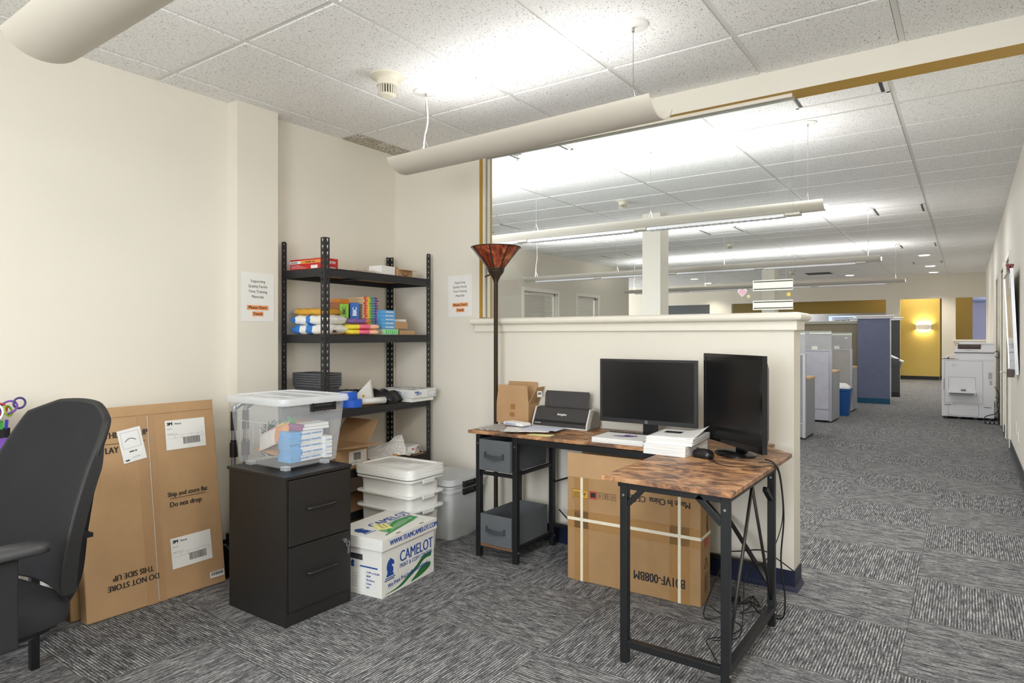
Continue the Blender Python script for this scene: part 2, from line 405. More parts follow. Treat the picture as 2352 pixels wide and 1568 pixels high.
# right-hand wall with three recessed doorways
DR = [(9.15, 10.0), (10.62, 11.45), (12.5, 13.35)]
wall('wall_right', XR, XR+.11, YB, YF, 0, 3.0, axis='y', holes=[(a, c, 0, 2.16) for a, c in DR])
DOORM = mat((226, 220, 204), .4, var=.01)
for i, (a, c) in enumerate(DR):
    b = MB(); b.box(XR+.05, XR+.115, a-.01, c+.01, .005, 2.17)
    for z0, z1 in ((.15, .95), (1.05, 2.0)): b.box(XR+.044, XR+.051, a+.15, c-.15, z0, z1)
    o = struct('door_%d' % (i+1), b, DOORM)
    k = MB(); k.cyl((XR+.05, a+.08, 1.0), (XR+.012, a+.08, 1.0), .012); k.cyl((XR+.012, a+.08, 1.0), (XR+.012, a+.19, 1.0), .009)
    obj('door_handle', k, METAL, o, smooth=True)
    b = MB()
    for y0, y1, z0, z1 in ((a-.06, a, 0, 2.22), (c, c+.06, 0, 2.22), (a, c, 2.16, 2.22)): b.box(XR-.014, XR+.01, y0, y1, z0, z1)
    struct('trim_%d' % (i+1), b, TRIM, bevel=.003)
yy = [YB+.02] + [v for a, c in DR for v in (a-.06, c+.06)] + [YF-.01]
for i in range(0, len(yy), 2): baseboard('baseboard_right', [(XR, yy[i+1]), (XR, yy[i])], CHAR, .11)
# office left wall with door and window openings (heads only seen over the half wall)
OD = [(6.3, 7.55, .0, 2.13, 'w'), (8.2, 9.1, 0, 2.13, 'd'), (10.3, 11.55, .9, 2.13, 'w'), (12.4, 13.35, .9, 2.13, 'w')]
wall('wall_office_left', XO-.12, XO, YW+TW, 15.0, 0, 3.0, m=PGREY, axis='y', holes=[q[:4] for q in OD])
SLAT = mat((196, 200, 190), .5, var=.02); DARKROOM = mat((150, 152, 150), .7)
for i, (a, c, z0, z1, k) in enumerate(OD):
    b = MB()
    for y0, y1, q0, q1 in ((a-.07, a, z0, z1+.07), (c, c+.07, z0, z1+.07), (a, c, z1, z1+.07)): b.box(XO-.01, XO+.018, y0, y1, q0, q1)
    b.box(XO-.1, XO-.06, c-.06, c, z0, z1); b.box(XO-.1, XO-.06, a, a+.04, z0, z1); b.box(XO-.1, XO-.06, a, c, z1-.05, z1)
    o = struct('window_%d' % (i+2), b, TRIM, bevel=.003)
    p = MB()
    if i >= 2:
        for q in range(int((z1-.05-z0)/.03)): p.cb((XO-.09, (a+c)/2, z0+.03*q+.02), (.022, c-a-.1, .002), Matrix.Rotation(R(25), 4, 'Y'))
        obj('blind_slats', p, SLAT, o)
    else:
        p.box(XO-.085, XO-.08, a+.04, c-.06, max(z0, .02), z1-.05); obj('pane', p, GLASS, o)
b = MB(); b.box(-9.5, -9.4, YW+TW, 15, 0, 3.0); struct('wall_beyond_left', b, PGREY)
wall('wall_office_front', XO-.12, XL-.12, YW-.1, YW+.02, 0, 3.0, holes=[(-6.85, -3.75, .6, 2.6)])  # made-up opening where the office fill light sits
wall('wall_office_return', -13.5, XO-.12, 14.9, 15.0, 0, 3.0, m=PGREY)
wall('wall_far_left', -13.5, -13.4, 15.0, YF, 0, 3.0, m=PGREY, axis='y', holes=[(15.7, 19.9, .6, 2.6)])  # opening added for the far fill light
b = MB(); b.box(-9.4, XO-.12, YW+TW, 15, 2.62, 2.7); struct('ceiling_side_rooms', b, TEE)
# square columns
for i, (x0, x1, y0, y1) in enumerate([(-3.60, -3.345, 8.2, 8.49), (-3.935, -3.65, 15.77, 16.15)]):
    b = MB(); b.box(x0, x1, y0, y1, 0, ZO+.02); struct('wall_column_%d' % (i+1), b, WALL if i == 0 else TRIM)
# far wall with wide opening, doorway, pass-through and what lies behind
wall('wall_far', -13.5, XR+.15, YF, YF+.14, 0, 3.2, m=PGREY, holes=[(-8.2, -6.74, 0, 2.27), (-6.05, -1.84, 0, 2.27), (-1.508, -.555, 0, 2.265), (-.251, XR+.14, 1.17, 2.272)])
b = MB(); b.box(-.30, XR+.10, YF-.05, YF+.19, 1.13, 1.17); b.box(-.27, XR+.10, YF-.03, YF, 1.08, 1.13); struct('trim_sill', b, TRIM, bevel=.004)
wall('wall_yellow_front', -1.62, -.66, 21.9, 22.0, 0, 2.9, m=YELLOW)
wall('wall_yellow_side', -.66, -.64, 21.9, 22.4, 0, 2.9, m=YELLOW, axis='y')
wall('wall_ochre', -.66, .12, 22.4, 22.5, 0, 2.9, m=OCHRE)
wall('wall_ochre_left', -6.2, -1.62, 21.3, 21.36, 1.93, 2.9, m=OCHRE)
wall('wall_ochre_jamb', -1.9, -1.62, 21.7, 21.8, 0, 2.9, m=OCHRE)
baseboard('baseboard_far', [(-1.62, 21.9), (-.64, 21.9)], BLK, .12); baseboard('baseboard_far', [(-.64, 22.4), (.12, 22.4)], BLK, .12)
b = MB(); b.box(-9.5, -1.62, 20.74, 25, 2.9, 3.0); b.box(-1.62, .6, 20.74, 25, 2.9, 3.0); struct('ceiling_beyond', b, TEE)
wall('wall_glazing', -9.5, -1.9, 22.6, 22.7, 0, 2.9, m=mat((176, 176, 176), .6, var=.02), holes=[(-8.6, -6.4, 1.2, 1.88), (-5.9, -4.3, 1.0, 1.66), (-3.62, -2.55, 1.0, 1.90)])
PALE = mat((200, 214, 236), .4, var=.01)
b = MB(); b.box(-3.5, -2.9, 22.62, 22.66, 1.0, 1.86)
struct('window_8', b, PALE)
for k in range(3):
    p = MB(); p.box(-3.42+.18*k, -3.28+.18*k, 22.60, 22.62, 1.3, 1.69); p.box(-3.42+.18*k, -3.28+.18*k, 22.60, 22.615, 1.69, 1.76, 1)
    struct('window_%d' % (9+k), p, [mat((236, 242, 250), .3, var=.01, emit=.8), mat((70, 82, 84), .3)])
wall('wall_lavender', .0, 2.4, 25.6, 25.7, 0, 2.33, m=LAV)
b = MB(); b.box(.12, 2.4, YF+.15, 25.6, 2.33, 2.4); struct('ceiling_lavender_room', b, mat((190, 200, 228), .7, var=.02))
b = MB(); b.box(2.35, 2.4, YF, 25.6, 0, 2.6); struct('wall_lavender_side', b, LAV)

# ================================================================ ceiling fittings
def pendant(x0, x1, z, wires, canopy_z, label, rz=0.0, y=0.0, power=UP_W, group=None, lens=False, x_or=None, cable=None, name='pendant_light'):
    L = x1-x0; t = thing(name, label, 'pendant light', ((x0+x1)/2, y, z), rz, group)
    b = MB(); n = 14; hw = .117; dep = .066; th = .006; rings = []
    out = [(hw*math.sin(a), -dep*(math.cos(a)-math.cos(1.25))/(1-math.cos(1.25))) for a in [(-1.25+2.5*k/n) for k in range(n+1)]]
    out = [(p[0]/math.sin(1.25), p[1]) for p in out]
    prof = out + [(out[-1][0], .004), (out[-1][0]-th, .004)] + [(p[0]*.95, p[1]+th) for p in reversed(out)] + [(out[0][0]+th, .004), (out[0][0], .004)]
    for x in (-L/2, L/2): rings.append([(x, p[0], p[1]) for p in prof])
    b.loft(rings); obj('trough', b, FIXT, t, smooth=True, autos=True)
    b = MB(); b.box(-L/2+.12, L/2-.12, -.03, .03, -.05, -.035); b.cyl((-L/2+.14, 0, -.02), (L/2-.14, 0, -.02), .008)
    obj('lamp_tray', b, mat((245, 245, 242), .4, var=.01), t)
    if lens:
        k = max(1, round(L/1.3)); seg = (L-.4)/k
        for i in range(k):
            b = MB(); xs = -L/2+.2+seg*i
            b.box(xs+.03, xs+seg-.09, -.045, .045, -.086, -.064)
            m = int((seg-.12)/.05)
            for q in range(m): b.box(xs+.04+q*.05, xs+.07+q*.05, -.047, .047, -.089, -.086)
            obj('perforated_lens', b, mat((236, 236, 240), .4, var=.02), t)
            b = MB(); b.box(xs+seg-.085, xs+seg+.025, -.05, .05, -.08, -.06); obj('joint_plate', b, FIXT, t)
    for j, wx in enumerate(wires):
        lx = wx-(x0+x1)/2
        b = MB(); zt = canopy_z-z
        b.tube([(lx, 0, zt), (lx, 0, .09)], .0016, 6); b.tube([(lx, 0, .09), (lx, -.06, -.005)], .0016, 5); b.tube([(lx, 0, .09), (lx, .06, -.005)], .0016, 5)
        b.cyl((lx, 0, zt), (lx, 0, zt-.03), .006, 8); obj('suspension_wire', b, METAL, t)
        b = MB(); b.M = Matrix.Translation((lx, 0, zt-.012)); b.lathe([(.055, 0), (.064, .004), (.066, .012)], 28); obj('canopy', b, TEE, t, smooth=True, autos=True)
        if cable and j in cable:
            b = MB(); b.tube(spline([(lx-.012, 0, zt), (lx+.006, 0, zt-.06), (lx+.012, .004, zt*.55), (lx-.008, 0, zt*.3), (lx-.012, -.01, 0)], 6), .0042, 8); obj('power_cord', b, mat((240, 240, 238), .4), t, smooth=True)
    ld = bpy.data.lights.new('tube_glow', 'AREA'); ld.shape = 'RECTANGLE'; ld.size = L-.3; ld.size_y = .1; ld.energy = power*L; ld.color = (1.0, 1.0, .99)
    lo = bpy.data.objects.new('tube_glow', ld); C.objects.link(lo); lo.parent = t; lo.location = (0, 0, .012); lo.rotation_euler = (R(180), 0, 0)
    if lens:
        ld = bpy.data.lights.new('lens_glow', 'AREA'); ld.shape = 'RECTANGLE'; ld.size = L-.4; ld.size_y = .08; ld.energy = DOWN_W*L; ld.color = (1.0, .98, .95)
        lo = bpy.data.objects.new('lens_glow', ld); C.objects.link(lo); lo.parent = t; lo.location = (0, 0, -.095)
    return t
G1 = 'curved trough pendant lights'
pendant(-2.60, -1.045, 2.23, (-2.416, -1.172), ZC, 'curved beige trough light hanging in front of the glazed opening', R(-2.2), 2.60, cable=(0,))
pendant(-2.50, -.95, 2.23, (-2.3, -1.1), ZC, 'curved beige trough light cut off at the top left corner', R(-1), .85)
pendant(-2.50, -.95, 2.23, (-2.3, -1.1), ZC, 'curved beige trough light behind the viewer', 0, -1.1, name='pendant_light')
pendant(-6.35, -.885, 2.28, (-6.1, -4.8, -3.51, -2.3, -1.01), ZO, 'long pendant light nearest behind the glass, ending right of the glass edge', 0, 5.42, OFF_W, lens=True)
pendant(-6.37, -.90, 2.28, (-6.15, -4.6, -2.9, -1.05), ZO, 'long pendant light second behind the glass, seen across the column', 0, 9.5, OFF_W, lens=True, cable=(0,))
pendant(-6.30, -.90, 2.28, (-6.1, -4.5, -2.9, -1.05), ZO, 'farthest long pendant light, passing low behind the pink heart sticker', 0, 13.45, OFF_W, lens=True, cable=(0,))

def detector(x, y, z, label, s=1.0, big=True):
    t = thing('smoke_detector', label, 'smoke detector', (x, y, z-.105*s))
    CR = mat((226, 220, 204), .45, var=.01)
    b = MB(); b.M = Matrix.Diagonal((s, s, s, 1))
    b.lathe([(.054, .052), (.052, .085), (.060, .092), (.088, .100), (.090, .105)], 36); obj('base_ring', b, CR, t, smooth=True, autos=True)
    b = MB(); b.M = Matrix.Diagonal((s, s, s, 1))
    b.lathe([(.030, 0), (.040, .004), (.044, .012)], 28)
    b.lathe([(.040, .010), (.040, .05)], 28, 1)
    for k in range(22):
        a = 2*math.pi*k/22; b.cb((.0445*math.cos(a), .0445*math.sin(a), .031), (.008, .0055, .044), Matrix.Rotation(a, 4, 'Z'))
    obj('sensor_cage', b, [CR, BLK], t)
    return t
detector(-2.44, 2.36, ZC, 'cream smoke detector with slotted cage beside the near pendant canopy')
detector(-3.44, 7.25, ZO, 'smoke detector on the office ceiling left of the square column', .95)
detector(-3.47, 11.7, ZO, 'small tapered smoke detector on the office ceiling between the pendants', .95)
detector(-3.62, 17.5, ZO, 'farthest smoke detector, white, just right of the glass edge', 1.1)

def diffuser(x0, x1, y0, y1, z, label, grp=None):
    t = thing('ceiling_light', label, 'ceiling light', ((x0+x1)/2, (y0+y1)/2, z)); w_, d = x1-x0, y1-y0
    b = MB()
    for q in ((-w_/2, w_/2, -d/2, -d/2+.025), (-w_/2, w_/2, d/2-.025, d/2), (-w_/2, -w_/2+.025, -d/2, d/2), (w_/2-.025, w_/2, -d/2, d/2)): b.box(*q, -.004, .02)
    obj('frame', b, TEE, t, bevel=.002)
    b = MB(); n = 10
    ri = [[(x, -d/2+.02+(d-.04)*k/n, .012+.0*x + .012*abs(math.cos(math.pi*k/n))) for k in range(n+1)] for x in (-w_/2+.05, w_/2-.05)]
    b.loft(ri, False, False, closed=False); obj('reflector', b, mat((216, 217, 220), .25, var=.01), t, smooth=True)
    for q in (-w_/2+.03, w_/2-.05): b = MB(); b.box(q, q+.02, -d/2+.03, d/2-.03, -.003, .02); obj('end_slot', b, CHAR, t)
    return t
GD = 'recessed ceiling lights over the aisle'
for y, lb in ((.3, 'straight above'), (1.5, 'ahead of'), (-1.2, 'behind')): diffuser(-.4, .2, y-.3, y+.3, ZC, 'added ceiling fill light %s the viewer' % lb, GD)  # unseen panels made up to carry the fill lights
diffuser(-1.02, -.425, 4.46, 5.05, ZO, 'recessed ceiling light tucked behind the gold-edged header', GD)
diffuser(-1.03, -.43, 9.52, 10.15, ZO, 'recessed ceiling light over the aisle, second from the header', GD)
diffuser(-1.03, -.43, 13.6, 14.2, ZO, 'recessed ceiling light over the aisle, third from the header', GD)
diffuser(-1.03, -.43, 16.9, 17.5, ZO, 'farthest recessed ceiling light over the aisle, beside the round downlights', GD)
diffuser(-3.45, -2.85, 4.4, 5.0, ZO, 'recessed ceiling panel at the top left behind the glass', 'recessed ceiling panels behind the glass')
diffuser(-6.2, -5.6, 7.7, 8.3, ZO, 'recessed ceiling panel above the lamp shade behind the glass', 'recessed ceiling panels behind the glass')
diffuser(-6.2, -5.6, 11.9, 12.5, ZO, 'recessed ceiling panel just left of the square column, seen far off', 'recessed ceiling panels behind the glass')
diffuser(-3.45, -2.85, 9.9, 10.5, ZO, 'recessed ceiling panel right of the square column behind the glass', 'recessed ceiling panels behind the glass')
EM = NT('lit_lens'); EM.p.inputs['Emission Color'].default_value = (1, .96, .9, 1); EM.p.inputs['Emission Strength'].default_value = 6; EM = EM.mat
for x, y, lb in ((-.718, 15.6, 'round downlight over the aisle, nearest of the three in a row'), (-.712, 18.1, 'round downlight over the aisle, middle of the three in a row'), (-.711, 19.9, 'round downlight over the aisle, farthest of the three in a row'),
                 (-2.6, 19.6, 'round downlight just above the far end of the last pendant'), (-6.43, 18.3, 'round downlight right of the square column, the left of a pair'), (-6.6, 20.0, 'round downlight behind the glass, the right of a pair')):
    t = thing('downlight', lb, 'downlight', (x, y, ZO), 0, 'round downlights at the far end')
    b = MB(); b.lathe([(.10, -.006), (.125, -.004), (.13, .004)], 28); obj('trim_ring', b, TEE, t, smooth=True, autos=True)
    b = MB(); b.lathe([(.098, -.010), (.098, -.004)], 28); obj('lens', b, EM, t)
    ld = bpy.data.lights.new('downlight_glow', 'SPOT'); ld.energy = 130; ld.spot_size = R(110); ld.spot_blend = .8; ld.color = (1, .93, .82); ld.shadow_soft_size = .08
    lo = bpy.data.objects.new('downlight_glow', ld); C.objects.link(lo); lo.parent = t; lo.location = (0, 0, -.03)
t = thing('air_vent', 'dark ceiling air vent between pendants at the far end', 'vent', (-3.2, 18.6, ZO)); b = MB()
for q in range(8): b.box(-.3, .3, -.28+q*.075, -.24+q*.075, -.006, .003)
obj('grille', b, CHAR, t)
t = thing('ceiling_speaker', 'small square fitting on the ceiling panel at the top left of the glass', 'fitting', (-3.3, 4.78, ZO-.004)); b = MB(); b.box(-.04, .04, -.02, .02, -.02, 0); b.lathe([(.012, -.03), (.014, -.02)], 12); obj('body', b, CHROME, t)
# wall sconce in the yellow recess
t = thing('wall_sconce', 'lit white half-cylinder sconce on the yellow wall', 'wall light', (-1.02, 21.9, 1.52)); b = MB()
b.loft([[(.2*math.cos(a), -.11*math.sin(a), z) for a in [math.pi*k/12 for k in range(13)]] for z in (-.07, .07)], False, False, closed=False)
obj('shade', b, mat((235, 230, 215), .4, var=.01), t)
for s in (1, -1):
    ld = bpy.data.lights.new('sconce_glow', 'AREA'); ld.shape = 'RECTANGLE'; ld.size = .34; ld.size_y = .05; ld.energy = 7 if s > 0 else 4; ld.color = (1, .85, .55); ld.spread = R(170)
    lo = bpy.data.objects.new('sconce_glow', ld); C.objects.link(lo); lo.parent = t; lo.location = (0, -.05, .06*s); lo.rotation_euler = (R(180) if s > 0 else 0, 0, 0)
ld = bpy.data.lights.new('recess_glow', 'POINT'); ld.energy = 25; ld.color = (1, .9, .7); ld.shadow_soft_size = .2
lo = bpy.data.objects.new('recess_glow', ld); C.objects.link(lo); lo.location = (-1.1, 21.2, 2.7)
for x, y, e in ((1.2, 22.6, 70), (-4.5, 21.9, 40), (-8.2, 8.0, 50), (-8.2, 12.0, 50)):  # point lights without fixtures, added to brighten the rooms beyond
    ld = bpy.data.lights.new('side_room_fill', 'POINT'); ld.energy = e; ld.color = (.9, .93, 1); ld.shadow_soft_size = .3
    lo = bpy.data.objects.new('side_room_fill', ld); C.objects.link(lo); lo.location = (x, y, 2.1)
# ================================================================ things along the left wall
DRK = mat((38, 36, 36), .5, var=.05)
# --- filing cabinet
t = thing('filing_cabinet', 'black two-drawer filing cabinet carrying the clear tub', 'filing cabinet', (-2.612, 1.90, 0))
CAB = mat((36, 34, 33), .42, var=.06); b = MB()
b.box(-.212, .205, -.178, .180, 0, .635); obj('body', b, CAB, t, bevel=.002)
b = MB(); b.box(-.221, .221, -.184, .184, .636, .650); obj('top_panel', b, CAB, t, bevel=.0015)
b = MB(); b.box(.205, .215, -.180, -.168, 0, .635); b.box(.205, .215, .168, .181, 0, .635); b.box(.205, .212, -.168, .168, 0, .06); obj('front_frame', b, CAB, t)
for k, (z0, z1) in enumerate(((.345, .630), (.063, .340))):
    b = MB(); b.box(.206, .221, -.165, .165, z0, z1); d = obj('drawer', b, CAB, t, bevel=.002)
    zc = (z0+z1)/2+.01; b = MB(); b.tube(spline([(.22, -.075, zc), (.243, -.070, zc), (.246, 0, zc), (.243, .070, zc), (.22, .075, zc)], 5), .0048, 8); obj('handle', b, mat((58, 58, 60), .35, metal=.6), d, smooth=True)
b = MB(); b.cyl((.215, .140, .300), (.226, .140, .300), .011, 20); lk = obj('lock', b, CHROME, t, smooth=True, autos=True)
b = MB(); b.cb((.236, .142, .300), (.022, .003, .010)); b.tube([(.243+.010*math.cos(a), .142+.004*math.sin(a), .286+.012*math.sin(a)) for a in [2*math.pi*k/14 for k in range(14)]], .0014, 6, closed=True); b.cb((.244, .143, .262), (.003, .012, .040)); obj('key', b, METAL, lk)

# --- clear tub on the cabinet
def latch(par, M, w_=.10, nm='latch'):
    b = MB(); b.M = M
    b.box(-w_/2, w_/2, -.004, .006, -.020, .0); b.box(-w_/2, w_/2, .006, .014, -.024, -.017); b.box(-w_/2-.004, -w_/2+.008, -.006, .012, -.026, .012); b.box(w_/2-.008, w_/2+.004, -.006, .012, -.026, .012)
    b.box(-w_/2+.012, w_/2-.012, .0, .004, .002, .012); return obj(nm, b, BLKP, par, bevel=.0015)
t = thing('storage_tub', 'clear storage tub of craft supplies on the black cabinet', 'storage tub', (-2.648, 1.915, .650), R(1))
b = MB(); rg = [rr(.345, .292, .03, .016), rr(.358, .305, .03, .022), rr(.398, .342, .032, .20), rr(.415, .358, .034, .297), rr(.432, .374, .036, .299), rr(.432, .374, .036, .309)]
b.loft(rg, True, False); obj('tub_body', b, CLEAR, t, smooth=True, autos=True)
b = MB()
for k in range(5): b.box(-.12+.05*k, -.1185+.05*k, -.172, -.1705, .12, .215)
b.box(-.13, .09, -.175, -.173, .215, .2175); obj('side_ribs', b, CLEARLID, t)
b = MB(); b.loft([rr(.445, .392, .04, .300), rr(.452, .398, .042, .312), rr(.440, .388, .04, .330), rr(.395, .345, .04, .333), rr(.390, .340, .04, .327), rr(.20, .16, .03, .327)], True, True)
for y in (-.07, .07): b.box(-.17, .17, y-.003, y+.003, .327, .3305)
obj('lid', b, CLEARLID, t, smooth=True, autos=True)
latch(t, Matrix.Translation((.215, .03, .290)) @ Matrix.Rotation(R(-90), 4, 'Z'), .13)
for x, y in ((-.13, -.11), (.13, -.11), (.13, .11), (-.13, .11)):
    b = MB(); b.box(x-.02, x+.02, y-.014, y+.014, .0, .018); obj('caster_foot', b, CLEARLID, t, bevel=.002)
TUB = (-2.648, 1.915, .650)
def carton(name, label, cat, loc, size, rz, mats, grp=None, text=None, band=None, bev=.0012):
    """small printed carton; band = (fraction, colour) wraps the -x end; text on the +x and -y faces"""
    t = thing(name, label, cat, loc, rz, grp); w_, d, h = size; b = MB()
    b.box(-w_/2, w_/2, -d/2, d/2, 0, h); obj('carton', b, mats, t, bevel=bev)
    if band:
        b = MB(); f, m = band; b.box(-w_/2-.0005, w_/2+.0005, -d/2-.0005, -d/2+d*f, -.0002, h+.0005); obj('end_band', b, m, t)
    if text:
        b = MB(); s_, m, sz = text
        text_geo(b, s_, 0, -sz*.35, sz, 1, 'CENTER', frame((w_/2+.0009, d*.1, h/2), (0, 1, 0), (0, 0, 1)), .0006)
        obj('printed_text', b, m, t)
    return t
SKY = mat((92, 166, 222), .5, var=.04); BLUEI = mat((60, 130, 200), .5, var=.03); WHT = mat((236, 236, 234), .5, var=.02)
pos = ['bottom', 'second', 'middle', 'fourth', 'top']
for k in range(5):
    carton('marker_box', 'white and blue washable marker box in the tub, %s of its stack of five' % pos[k], 'marker box', (TUB[0]+.082+.004*(k % 2), TUB[1]+.008+.004*((k*2) % 3), TUB[2]+.028+k*.0275), (.088, .180, .027), R(3-2*(k % 3)), WHT, 'washable marker boxes in the clear tub', ('WASHABLE MARKERS', BLUEI, .0135), (.32, SKY))
for k in range(3):
    carton('crayon_box', 'white crayons box behind the marker boxes in the tub, %s of three' % ['lowest', 'middle', 'highest'][k], 'crayon box', (TUB[0]+.112, TUB[1]+.124, TUB[2]+.028+k*.034), (.06, .044, .033), R(1), WHT, 'crayon boxes in the clear tub', ('Crayons', BLUEI, .0105))
ORG = mat((232, 150, 70), .55, var=.05); GRN = mat((60, 156, 96), .5, var=.05); PINK = mat((236, 110, 140), .5, var=.06); YEL = mat((240, 222, 70), .5, var=.06); RED = mat((196, 40, 40), .45, var=.05)
for k in range(2):
    carton('pencil_pack', '%s pack of coloured pencils lying on the marker boxes in the tub' % ['lower', 'upper'][k], 'pencil pack', (TUB[0]+.09, TUB[1]+.05, TUB[2]+.168+.0145*k), (.08, .17, .0135), R(-6+5*k), WHT, 'pencil packs in the clear tub', None, (.18, mat((150, 70, 130), .5, var=.5, scale=160)))
def packet(name, label, cat, loc, rot, size, mats, split=None, grp=None, puff=.012):
    t = thing(name, label, cat, loc, 0, grp); t.rotation_euler = rot; w_, h = size; b = MB(); n = 12
    def zz(u, v): return puff*(max(0, 1-(2*u-1)**4)*max(0, 1-(2*v-1)**4))**.6 + .0008*math.sin(17*u+9*v)
    for s in (1, -1):
        g = [[(-w_/2+w_*i/n, -h/2+h*j/n, s*zz(i/n, j/n)) for j in range(n+1)] for i in range(n+1)]
        vs = [p for r_ in g for p in r_]
        for i in range(n):
            b.add([g[i][j] for j in range(n+1)]+[g[i+1][j] for j in range(n+1)], [(j, j+1, n+2+j, n+1+j) for j in range(n)], 0 if not split or i/n < split else 1)
    obj('packet', b, mats, t, smooth=True); return t
packet('glue_packet', 'orange and white paper packet leaning in the middle of the tub', 'packet', (TUB[0]-.02, TUB[1]-.06, TUB[2]+.135), (R(62), R(-22), R(12)), (.19, .09), [mat((232, 226, 220), .6), ORG], .55)
packet('highlighter_packet', 'pink and yellow highlighter packet tilted behind the orange packet in the tub', 'packet', (TUB[0]-.05, TUB[1]-.02, TUB[2]+.155), (R(60), R(-24), R(10)), (.2, .06), [PINK, YEL], .45)
packet('craft_packet', 'green triangle-front craft packet standing in the middle of the tub', 'packet', (TUB[0]+.03, TUB[1]-.01, TUB[2]+.165), (R(80), R(40), R(20)), (.09, .09), [GRN, ORG], .7)
packet('orange_carton_packet', 'orange pack lying at the right rear of the tub', 'packet', (TUB[0]+.0, TUB[1]+.1, TUB[2]+.165), (R(75), 0, R(30)), (.13, .055), [ORG], None)
packet('kraft_packet', 'tan paper packet lying flat on the tub floor', 'packet', (TUB[0]-.07, TUB[1]-.02, TUB[2]+.065), (R(5), R(8), R(10)), (.15, .13), [mat((200, 150, 110), .7)], None)
t = thing('tinsel_bundle', 'dark green tinsel bundle at the left end of the tub', 'tinsel', (TUB[0]-.10, TUB[1]-.03, TUB[2]+.03)); b = MB()
rnd = random.Random(3)
for k in range(150):
    a = rnd.uniform(0, 6.28); r0 = rnd.uniform(0, .03); z = rnd.uniform(.0, .16); p = Vector((r0*math.cos(a), r0*math.sin(a), z)); d = Vector((math.cos(a)*.022, math.sin(a)*.022, rnd.uniform(-.004, .03)))
    b.bar(p, p+d, .0016)
for k in range(5): b.bar((-.02+.01*k, .01, 0), (-.02+.01*k, .012, .15), .006)
obj('tinsel', b, mat((46, 84, 62), .6, var=.4), t)

# --- flat cardboard boxes leaning on the wall
def leaning(name, label, base, width, height, thick, lean, rz, detail=False, m=CARD):
    t = thing(name, label, 'cardboard box', base, 0); t.rotation_euler = (0, -lean, rz)   # local: x thickness (front +x), y width, z height
    b = MB(); b.box(-thick, 0, 0, width, 0, height); obj('box_body', b, m, t, bevel=.003, seg=1)
    b = MB(); b.box(-thick-.002, .0015, .0, width, height-.002, height+.0025); b.box(-.001, .0035, .01, width-.005, height-.045, height); obj('top_flap', b, m, t)
    if detail:
        b = MB(); b.box(.0004, .0012, width*.475, width*.481, .01, height-.05); obj('flap_gap', b, mat((190, 184, 172), .8), t)
        b = MB(); b.box(.0006, .0012, width*.40, width*.47, 0.0, height-.04); b.box(.0006, .0012, width*.487, width*.53, 0.0, height-.04); obj('tape', b, mat((178, 142, 104), .35, var=.05, scale=20), t)
        F = frame((.002, 0, 0), (0, 1, 0), (0, 0, 1)); b = MB()
        text_geo(b, 'STORE THIS END UP', width*.24, .790, .040, .82, 'CENTER', F, .0012)
        b.M = F; rect(b, .06, .29, .763, .765); b.M = Matrix()
        text_geo(b, 'OR LAY FLAT', width*.24, .722, .040, .82, 'CENTER', F, .0012)
        text_geo(b, 'DO NOT STORE', .20, .135, .036, .85, 'CENTER', F, .001, rot=180); text_geo(b, 'THIS SIDE UP', .20, .175, .036, .85, 'CENTER', F, .001, rot=180)
        text_geo(b, 'Ship and store flat', .475, .475, .032, .85, 'CENTER', F, .0008); text_geo(b, 'Do not drop', .462, .425, .034, .9, 'CENTER', F, .001)
        b.M = F; rect(b, .385, .565, .464, .466); b.M = Matrix()
        obj('printed_text', b, INK, t)
        for (lx, lz, lw, lh, rt) in ((.385, .70, .20, .145, 0), (.375, .13, .20, .145, 1)):
            p = MB(); p.M = F @ Matrix.Translation((lx, lz, 0)) @ Matrix.Rotation(R(rt), 4, 'Z'); rect(p, 0, lw, 0, lh, .0004); lab = obj('shipping_label', p, PAPERW, t)
            q = MB(); M2 = p.M
            text_geo(q, '3M', .008, lh-.025, .022, 1, 'LEFT', M2, .0016, z=.0008); text_geo(q, 'Post-it', .048, lh-.023, .012, 1, 'LEFT', M2, .0006, z=.0008)
            text_geo(q, 'Easel Pad', .008, lh-.045, .007, 1, 'LEFT', M2, 0, z=.0008); text_geo(q, 'EASEL PAD 25 x 30', .008, lh-.07, .006, 1, 'LEFT', M2, 0, z=.0008)
            q.M = M2; rect(q, .042, .0425, lh-.028, lh-.010, .0008)
            for xx in (.045, .08, .13, .16, .19): rect(q, xx, xx+.0006, lh-.09, lh-.075, .0008)
            rect(q, .01, .19, lh-.0755, lh-.075, .0008); rect(q, .01, .19, lh-.0905, lh-.09, .0008)
            barcode(q, .085, .022, .085, .034, 5+rt, .0008); obj('label_print', q, INK, lab)
        p = MB(); M3 = F @ Matrix.Translation((.188, .665, 0)) @ Matrix.Rotation(R(9), 4, 'Z'); p.M = M3; rect(p, 0, .105, 0, .155, .0012); lab = obj('shipping_label', p, WHT, t)
        q = MB(); q.M = M3; outline(q, .012, .093, .065, .142, .0008, .0018)
        q.tube([(.025+.05*k/10, .102+.012*math.sin(math.pi*k/10)-.004, .002) for k in range(11)], .0013, 4)
        text_geo(q, 'SMART 7Q', .035, .045, .009, .8, 'LEFT', Matrix(), .0008, z=.0018); text_geo(q, 'US 0123456789', .045, .018, .005, 1, 'LEFT', Matrix(), 0, z=.0018)
        rect(q, .010, .028, .008, .014, .0018); obj('label_print', q, INK, lab)
        p = MB(); p.M = F @ Matrix.Translation((.555, .035, 0)); rect(p, 0, .075, 0, .03, .0006); lab = obj('barcode_label', p, PAPERW, t)
        q = MB(); q.M = p.M; barcode(q, .006, .010, .062, .016, 9, .001); obj('label_print', q, INK, lab)
    return t
leaning('leaning_carton', 'large flat printed carton leaning on the wall, in front of a second one', (-3.125, 1.245, .002), .637, .930, .07, R(8.2), R(-1.0), True)
